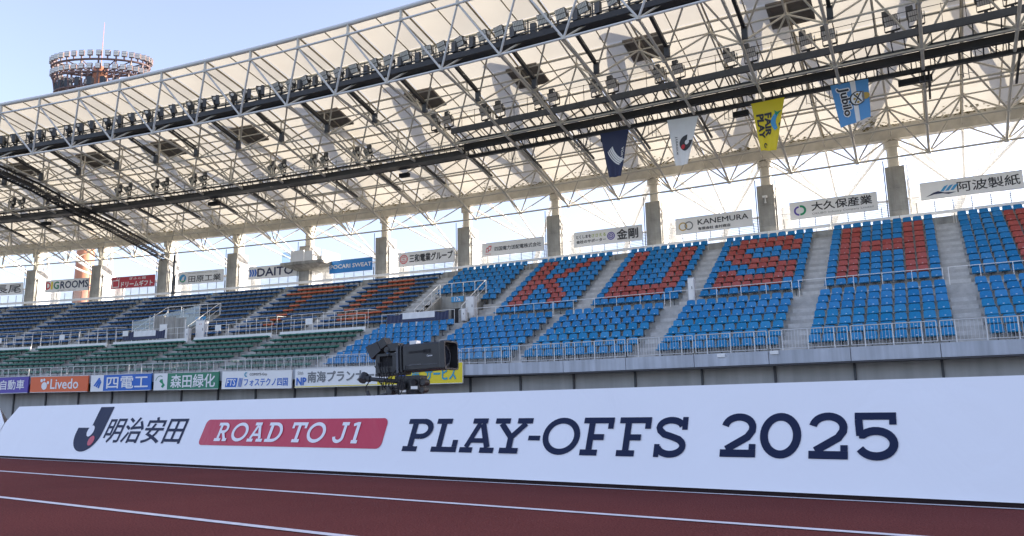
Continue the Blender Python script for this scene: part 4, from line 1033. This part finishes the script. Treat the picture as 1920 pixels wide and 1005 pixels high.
for i in range(18):
    a = 2*math.pi*i/18
    mb = MB(); mb.bar(RP(a,RR,TH+1.6), RP(a,RR*.84,TH-5.4), .26, .22); mb.build('ring_post', M_RUSTD, t)
    mb = MB(); mb.bar(RP(a,1.2,TH-3.0,1), RP(a,RR*.9,TH-3.0), .2, .22); mb.build('radial_beam', M_RUSTD, t)
    for p0, p1, r_ in ((RP(a,RR*.84,TH-5.4), RP(a,RR*.45,TH-10.5), .13), (RP(a,1.4,TH-9.5,1), RP(a,RR*.84,TH-5.4), .11), (RP(a,1.2,TH+.2,1), RP(a,RR,TH+1.6), .09)):
        mb = MB(); mb.tube(p0, p1, r_); mb.build('brace', M_RUSTD, t)
mb = MB()
for i in range(56):
    a = 2*math.pi*i/56; mb.bar(RP(a,RR*.9,TH-3.0), RP(a+.02,RR*.84,TH-5.3), .05, .05)
    if i % 3 == 0: mb.bar(RP(a,RR*.96,TH-.6), RP(a+(.16 if i%2 else -.16),RR*.9,TH-3.0), .08, .08)
mb.build('cage_bars', M_RUSTD, t, kind='stuff')
q = MB(); q.box(-.36,.36,-.5,.5,0,1.5); gear = q.mesh('ballast_box', M_LAMPB)
for i in range(20):
    a = 2*math.pi*i/20; inst('ballast_box', gear, t, Matrix.Translation(RP(a,RR*.82,TH-2.9)) @ Matrix.Rotation(math.atan2(tl_.y,tl_.x),4,'Z'))
q = MB(); q.box(-.42,.42,-.15,.15,.45,1.4); q.cur = 1
for y0, y1 in ((-.19,-.151),(.151,.19)):
    q.box(-.37,.37,y0,y1,.52,.90); q.box(-.37,.37,y0,y1,.96,1.33)
q.cur = 0; q.box(-.1,.1,-.1,.1,0,.45)
lm = q.mesh('tower_lamp', M_RUSTD, M_LAMP)
for z, r in ((TH+1.8, RR), (TH-.5, RR*.97)):
    for i in range(36):
        a = 2*math.pi*i/36; T = Matrix.Translation(RP(a,r,z)) @ Matrix.Rotation(math.atan2(tl_.y,tl_.x)+.15*math.cos(a), 4, 'Z'); inst('tower_lamp', lm, t, T)

# ------------------------------------------------------------------ banner on the track edge
fv = (bn*.42+Vector((0,0,1))).normalized(); B1 = BO+Vector((0,0,.03)); bN = bu.cross(fv).normalized()
def BP(u, v, off=0): return B1+bu*u+fv*v+bN*off
def banner(u0, u0t, u1, u1t, H, notch, label, nm='wide_banner'):
    t = thing(nm, label, 'banner')
    poly = [(u0,0),(u1,0),(u1t,H),(u0t,H)] if notch is None else notch
    mb = MB(); n = len(poly)
    mb.add([BP(a,b) for a,b in poly], [tuple(range(n))]); mb.build('front_face', M_BANNER, t)
    ridge = [q for q in poly if q[1] > .6]
    A = [BP(a,b) for a,b in (ridge[0], ridge[-1])]; lo = [poly[0], poly[1]]
    mb = MB(); q0, q1 = BP(*ridge[-1]), BP(*ridge[0]); g0, g1 = G(ridge[-1][0], .75, .03), G(ridge[0][0], .75, .03)
    mb.quad(q1, q0, g0, g1); mb.build('rear_face', M_BANNER, t)
    mb = MB(); a, b = poly[0][0], poly[1][0]
    mb.hexa([G(a,.03,.004),G(b,.03,.004),G(b,.7,.004),G(a,.7,.004),G(a,.03,.03),G(b,.03,.03),G(b,.7,.03),G(a,.7,.03)]); mb.build('base_board', mat('base_board_dark', (.03, .014, .018), .8), t)
    return t
tb = banner(0,0,0,0,.75,[(-12.95,0),(14,0),(14,.75),(-12.72,.75),(-12.90,.49)],'long white sloping banner lettered PLAY-OFFS 2025 along the edge of the track')
banner(0,0,0,0,.75,[(-40,0),(-12.96,0),(-12.92,.49),(-13.38,.75),(-40,.75)],'plain white banner end beyond the notch at the left edge')
BPn = Panel(B1, bu, fv); BPn.N = bN
cnt = [0]
def stroke(vs, fs, pts, th, close=False):
    n = len(pts); L = []; Rr = []
    for i in range(n):
        p = Vector(pts[i]); 
        a = Vector(pts[(i-1)%n]) if (i > 0 or close) else None; b = Vector(pts[(i+1)%n]) if (i < n-1 or close) else None
        d1 = (p-a).normalized() if a is not None else (b-p).normalized(); d2 = (b-p).normalized() if b is not None else d1
        m = (d1+d2).normalized(); nn = Vector((-m.y, m.x)); k = th/2/max(.5, nn.dot(Vector((-d1.y, d1.x))))
        L.append(p+nn*k); Rr.append(p-nn*k)
    k0 = len(vs); vs += L+Rr
    m_ = n if close else n-1
    for i in range(m_): j = (i+1)%n; fs.append((k0+i, k0+n+i, k0+n+j, k0+j))
def arc(cx, cy, rx, ry, a0, a1, n=18): return [(cx+rx*math.cos(R(a0+(a1-a0)*i/n)), cy+ry*math.sin(R(a0+(a1-a0)*i/n))) for i in range(n+1)]
TH_ = .155; h_ = TH_/2
def glyph(c):
    t = TH_; S = []
    if c == 'P': S = [([(.0,h_),(.46,h_)],t),([(.23,t),(.23,1-t)],t*1.1),([(0,1-h_),(.48,1-h_)],t),(arc(.48,.69,.26,.31-h_,90,-90),t*1.05),([(.31,.455),(.48,.455)],t)]; W=.82
    if c == 'R': S = [([(.0,h_),(.46,h_)],t),([(.23,t),(.23,1-t)],t*1.1),([(0,1-h_),(.48,1-h_)],t),(arc(.48,.71,.24,.29-h_,90,-90),t),([(.31,.50),(.48,.50)],t),([(.50,.46),(.74,.10)],t),([(.62,h_),(.92,h_)],t)]; W=.92
    if c == 'L': S = [([(0,h_),(.80,h_)],t),([(.24,t),(.24,1-t)],t*1.1),([(0,1-h_),(.48,1-h_)],t),([(.72,t),(.72,.36)],t)]; W=.80
    if c == 'A': S = [([(0,h_),(.42,h_)],t),([(.66,h_),(1.1,h_)],t),([(.20,t),(.50,1-t)],t),([(.88,t),(.60,1-t)],t*1.1),([(.26,1-h_),(.74,1-h_)],t),([(.34,.35),(.74,.35)],t*.85)]; W=1.1
    if c == 'Y': S = [([(0,1-h_),(.44,1-h_)],t),([(.66,1-h_),(1.1,1-h_)],t),([(.20,1-t),(.54,.46)],t),([(.92,1-t),(.56,.46)],t),([(.55,t),(.55,.50)],t*1.1),([(.28,h_),(.82,h_)],t)]; W=1.1
    if c == '-': S = [([(0,.44),(.32,.44)],t*.85)]; W=.32
    if c == 'O': S = [(arc(.52,.5,.52-h_,.5-h_,0,360,36)[:-1],t*1.05,1)]; W=1.04
    if c == '0': S = [(arc(.44,.5,.44-h_,.5-h_,0,360,36)[:-1],t*1.15,1)]; W=.88
    if c == 'F': S = [([(.0,h_),(.50,h_)],t),([(.25,t),(.25,1-t)],t*1.15),([(0,1-h_),(.88,1-h_)],t),([(.80,1-t),(.80,.70)],t),([(.33,.48),(.64,.48)],t)]; W=.88
    if c == 'D': S = [([(.0,h_),(.42,h_)],t),([(.20,t),(.20,1-t)],t*1.1),([(0,1-h_),(.42,1-h_)],t),(arc(.42,.5,.40,.5-h_,90,-90),t)]; W=.90
    if c == 'T': S = [([(0,1-h_),(.88,1-h_)],t),([(.07,1-t),(.07,.70)],t*.9),([(.81,1-t),(.81,.70)],t*.9),([(.44,1-t),(.44,t)],t*1.1),([(.22,h_),(.66,h_)],t)]; W=.88
    if c == 'J': S = [([(.30,1-h_),(.70,1-h_)],t),([(.52,1-t)]+arc(.28,.30,.24,.30-h_,0,-180),t)]; W=.70
    if c == '1': S = [([(.12,h_),(.48,h_)],t),([(.30,t),(.30,1)],t*1.15),([(.24,.93),(.02,.86)],t*.9)]; W=.48
    if c == 'S': S = [([(.80,.68),(.80,1.0)],t*.95),([(.08,.32),(.08,0)],t*.95),(arc(.42,.735,.32,.185,12,180,14)+[(.13,.66),(.25,.565),(.45,.51),(.66,.44)]+arc(.44,.28,.34,.205,28,-168,16),t*1.08)]; W=.88
    if c == '2': S = [(arc(.42,.68,.33,.245,172,0,14)+[(.74,.60),(.64,.46),(.14,.17)],t*1.1),([(0,h_*1.1),(.84,h_*1.1)],t*1.1),([(.76,t*1.1),(.76,.30)],t)]; W=.84
    if c == '5': S = [([(0.03,1-h_),(.88,1-h_)],t),([(.81,1-t),(.81,.74)],t*.95),([(.11,1-t),(.14,.50)],t*1.05),([(.12,.53)]+arc(.46,.34,.36,.265,135,-155,22),t*1.1)]; W=.90
    return S, W
def word(seq, m, parent, v0, v1, name='letter'):
    for c, u0, u1 in seq:
        S, W = glyph(c); 
        for st in S: 
            vs = []; fs = []; stroke(vs, fs, st[0], st[1], len(st) > 2)
            cnt[0] += 1
            yield_ = [(u0+(u1-u0)*v.x/W, v0+(v1-v0)*v.y) for v in vs]
            st_f.setdefault((c,u0), []).append((yield_, fs))
        # join the strokes of one letter into one mesh, each a hair above the last
        b = MB()
        for q, (vv, ff) in enumerate(st_f[(c,u0)]):
            b.add([BP(a, z, .004+.0006*q) for a, z in vv], ff)
        b.build(name, m, parent)
st_f = {}
word([('P',-4.803,-4.50),('L',-4.47,-4.19),('A',-4.155,-3.80),('Y',-3.836,-3.465),('-',-3.48,-3.37),('O',-3.345,-3.01),('F',-2.99,-2.73),('F',-2.682,-2.426),('S',-2.386,-2.142)], M_INK, tb, .207, .507)
word([('2',-1.897,-1.655),('0',-1.626,-1.365),('2',-1.315,-1.078),('5',-1.045,-.792)], M_INK, tb, .220, .527)
def rrect(u0,v0,u1,v1,r):
    o = []
    for cx,cy,a in ((u1-r,v1-r,0),(u0+r,v1-r,90),(u0+r,v0+r,180),(u1-r,v0+r,270)): o += [(cx+r*math.cos(R(a+i*15)), cy+r*math.sin(R(a+i*15))) for i in range(7)]
    return o
pl = rrect(-7.87,.222,-5.07,.518,.06); b = MB(); b.add([BP(a,z,.0035) for a,z in pl], [tuple(range(len(pl)))]); b.build('red_label', M_INKRED, tb)
M_BANW = mat('white_print', (.80,.81,.84), .55); wrinkle(M_BANW, .42)
def lift(fn): return fn
_BP = BP
def BP(u, v, off=0): return _BP(u, v, off+.004)
word([('R',-7.60,-7.38),('O',-7.33,-7.06),('A',-7.03,-6.78),('D',-6.74,-6.50),('T',-6.37,-6.15),('O',-6.12,-5.86),('J',-5.73,-5.56),('1',-5.50,-5.39)], M_BANW, tb, .268, .478)
BP = _BP
vs, fs = text_mesh('明治安田', .012); b = MB(); b.add([BP(-9.93+1.70*x, .222+.335*y, .004) for x,y in vs], fs); b.build('lettering', M_INK, tb)
pl = [(-10.33,.705),(-10.0,.705)]+arc(-10.33,.36,.33,.262,0,-180,20)+[(-10.66,.42),(-10.33,.42)]
b = MB(); b.add([BP(a,z,.004) for a,z in pl], [tuple(range(len(pl)))]); b.build('emblem', M_INK, tb)
for c_, r_, m_, of in (((-10.305,.375),.075,M_BANW,.006),((-10.18,.245),.066,M_INKRED,.007)):
    pl = arc(c_[0],c_[1],r_*1.05,r_,0,350,24); b = MB(); b.add([BP(a,z,of) for a,z in pl], [tuple(range(len(pl)))]); b.build('emblem_dot', m_, tb)

# ------------------------------------------------------------------ television camera on its tripod
cp = U3(777, 673, 8.2)
ax = (rt*math.cos(R(25))-Vector((fw.x,fw.y,0)).normalized()*math.sin(R(25))).normalized(); ay = Vector((0,0,1)).cross(ax)
TC = Matrix.Identity(4)
for i in range(3): TC[i][0], TC[i][1], TC[i][2], TC[i][3] = ax[i], ay[i], (0,0,1)[i], cp[i]
tv = thing('television_camera', 'black broadcast camera with long box lens pointing right above the white banner', 'television camera'); tv.matrix_world = TC @ Matrix.Rotation(R(-2),4,'Y') @ Matrix.Scale(.91,4)
def tb_(nm, m, *a, **k): return boxpart(nm, m, tv, *a, **k)
b = MB()   # lens housing, chamfered shell, open at the front
prof = [(-.15,-.13),(-.13,-.15),(.13,-.15),(.15,-.13),(.15,.14),(.13,.16),(-.13,.16),(-.15,.14)]
n = len(prof)
def loop(x, s, dz=0): return [(x, y*s, z*s+dz) for y, z in prof]
V_ = loop(-.06,.98)+loop(-.02,1)+loop(.42,1.0)+loop(.44,1.06)+loop(.50,1.06)+loop(.50,.94)+loop(.40,.90)
fs = []
for L in range(6):
    for i in range(n): fs.append((L*n+i, L*n+(i+1)%n, (L+1)*n+(i+1)%n, (L+1)*n+i))
fs.append(tuple(range(n))); b.add(V_, [tuple(reversed(f)) for f in fs]); hs = b.build('lens_housing', M_BLACK, tv)
b = MB(); b.add(loop(.401,.90), [tuple(range(n))]); b.build('lens_front_plate', M_BLACK2, tv)
b = MB(); b.tube((.36,0,.005),(.412,0,.005), .118, 24); b.build('front_glass', M_GLASSD, tv)
b = MB()
for i in range(24):
    a, c = 2*math.pi*i/24, 2*math.pi*(i+1)/24; b.tube((.415,.12*math.cos(a),.005+.12*math.sin(a)),(.415,.12*math.cos(c),.005+.12*math.sin(c)), .006, 5)
b.build('glass_ring', M_DARKG, tv)
tb_('side_rail', M_BLACK2, .02,.26,-.158,-.15,.055,.075); tb_('side_groove', M_DARKG, -.02,.40,-.153,-.1505,-.088,-.082); tb_('top_plate', M_BLACK2, .22,.31,-.158,-.151,.04,.085)
tb_('lens_mount', M_BLACK2, -.14,-.061,-.12,.12,-.12,.12); tb_('docking_plate', M_DARKG, -.17,-.141,-.13,.13,-.16,.14); tb_('docking_plate', M_BLACK, -.105,-.09,-.14,.14,-.15,.17)
# body frame with an opening
for a in ((-.48,-.175,-.10,.09,.055,.085),(-.48,-.175,-.10,.09,-.14,-.07),(-.48,-.42,-.10,.09,-.069,.054),(-.24,-.175,-.10,.09,-.069,.054)): tb_('camera_body', M_BLACK, *a)
tb_('inner_unit', M_BLACK2, -.415,-.245,-.06,.08,-.068,.053)
tb_('body_base', M_BLACK, -.50,-.10,-.08,.08,-.175,-.141)
tb_('handle', M_BLACK, -.22,-.06,-.03,.03,.15,.18); tb_('tally_lamp', M_WHITE, .02-.05,.06-.0,-.05,.05,.162,.21)
b = MB(); T = Matrix.Translation((-.42,-.02,.19)) @ Matrix.Rotation(R(-28),4,'Y') @ Matrix.Scale(.86,4)
b.hexa([T@Vector(q) for q in ((-.19,-.13,-.11),(-.02,-.09,-.07),(-.02,.09,-.07),(-.19,.13,-.11),(-.19,-.13,.09),(-.02,-.09,.07),(-.02,.09,.07),(-.19,.13,.09))]); b.box(-.02,.10,-.08,.08,-.055,.065,T); b.build('viewfinder_hood', M_BLACK, tv)
b = MB(); b.box(-.01,.05,-.05,.05,.066,.075,T); b.build('white_label', M_WHITE, tv)
b = MB(); b.box(-.10,.05,-.06,.06,-.05,.04,Matrix.Translation((-.22,-.02,.16))); b.tube((-.33,-.09,.13),(-.33,.05,.13), .035, 12); b.tube((-.30,0,.14),(-.12,0,.10), .03, 8); b.build('viewfinder_arm', M_BLACK, tv)
p = Panel(Vector((.02,-.151,-.13)), Vector((.40,0,0)), Vector((0,0,.26)))
p.text(tv,'Canon',.62,.50,.80,.575,I_W,.02); p.text(tv,'UHD DIGISUPER 90',.02,.16,.42,.21,I_GY,.01)
b = MB()
for k in range(5):
    pts = []; 
    for i in range(15):
        f = i/14; pts.append((-.50+.06*k+.25*f, -.09-.02*k, -.05-.32*math.sin(math.pi*f)*(.6+.12*k)+.04*math.sin(f*9+k)-.05*f))
    b.path(pts, .006, 5)
pts = [(-.30+.02*math.sin(i*.8), -.11, .12-.022*i) for i in range(14)]; b.path(pts, .005, 5)
b.build('cables', M_BLACK2, tv)
tri = thing('camera_tripod', 'black tripod with fluid head and pan handles under the television camera', 'tripod'); tri.matrix_world = TC
def tp(nm, m, f): b = MB(); f(b); return b.build(nm, m, tri)
tp('head', M_BLACK, lambda b: (b.box(-.20,.12,-.07,.07,-.215,-.178), b.tube((-.10,-.06,-.28),(-.10,.06,-.28), .085, 18), b.box(-.06,.10,-.06,.06,-.33,-.216), b.tube((.13,-.05,-.25),(.13,.05,-.25), .035, 12), b.tube((.12,-.05,-.33),(.12,.05,-.33), .03, 12)))
tp('head_bowl', M_BLACK2, lambda b: (b.tube((0,0,-.33),(0,0,-.44), .09, 16, .075), b.tube((0,0,-.44),(0,0,-.56), .05, 12)))
for k_ in ((-.13,-.08,-.068,-.061,-.31,-.26), (-.15,-.06,-.072,-.0625,-.35,-.325), (.0,.08,-.068,-.061,-.32,-.29)): tp('white_sticker', M_WHITE, lambda b: b.box(*k_))
tp('pan_handle', M_BLACK, lambda b: (b.tube((-.12,-.05,-.24),(-.48,-.12,-.20), .022, 8), b.tube((-.48,-.12,-.20),(-.60,-.13,-.19), .035, 10), b.tube((-.56,-.16,-.22),(-.56,-.10,-.15), .045, 10)))
tp('pan_handle', M_BLACK, lambda b: (b.tube((-.10,.05,-.30),(-.30,-.08,-.38), .02, 8), b.tube((-.30,-.08,-.38),(-.46,-.14,-.43), .032, 10), b.tube((-.46,-.14,-.43),(-.50,-.14,-.33), .022, 8), b.tube((-.47,-.14,-.44),(-.40,-.13,-.40), .036, 10)))
for k_ in (((-.10,-.075,-.28),(-.10,-.10,-.28), .05, 14), ((.05,-.06,-.25),(.05,-.10,-.25), .03, 10), ((.02,-.075,-.36),(.09,-.12,-.37), .02, 8)): tp('drag_knob', M_BLACK2, lambda b: b.tube(*k_))
tp('zoom_control', M_BLACK, lambda b: (b.box(-.27,-.20,-.13,-.07,-.36,-.29), b.tube((-.235,-.10,-.36),(-.235,-.10,-.42), .02, 8)))
tp('cable_loop', M_BLACK2, lambda b: (b.path([(-.45+.13*math.cos(q*.55), -.12+.01*q, -.32+.11*math.sin(q*.55)) for q in range(12)], .006, 5), b.path([(-.15+.02*math.sin(q), -.09, -.30-.03*q) for q in range(9)], .005, 5)))
gz = -cp.z
for a in (95, 215, 335):
    c, s_ = math.cos(R(a)), math.sin(R(a)); e = Vector((.55*c,.55*s_,gz+.02)); m_ = Vector((.06*c,.06*s_,-.40))
    tp('leg', M_BLACK, lambda b: (b.tube(m_, m_.lerp(e,.5), .035, 8), b.tube(m_.lerp(e,.48), e, .022, 8), b.tube(e, e+Vector((0,0,-.02)), .04, 8), b.tube(m_.lerp(e,.06), m_.lerp(e,.16), .05, 8)))
print('objects', len(bpy.data.objects), 'tris', sum(len(o.data.polygons) for o in bpy.data.objects if o.type == 'MESH'))
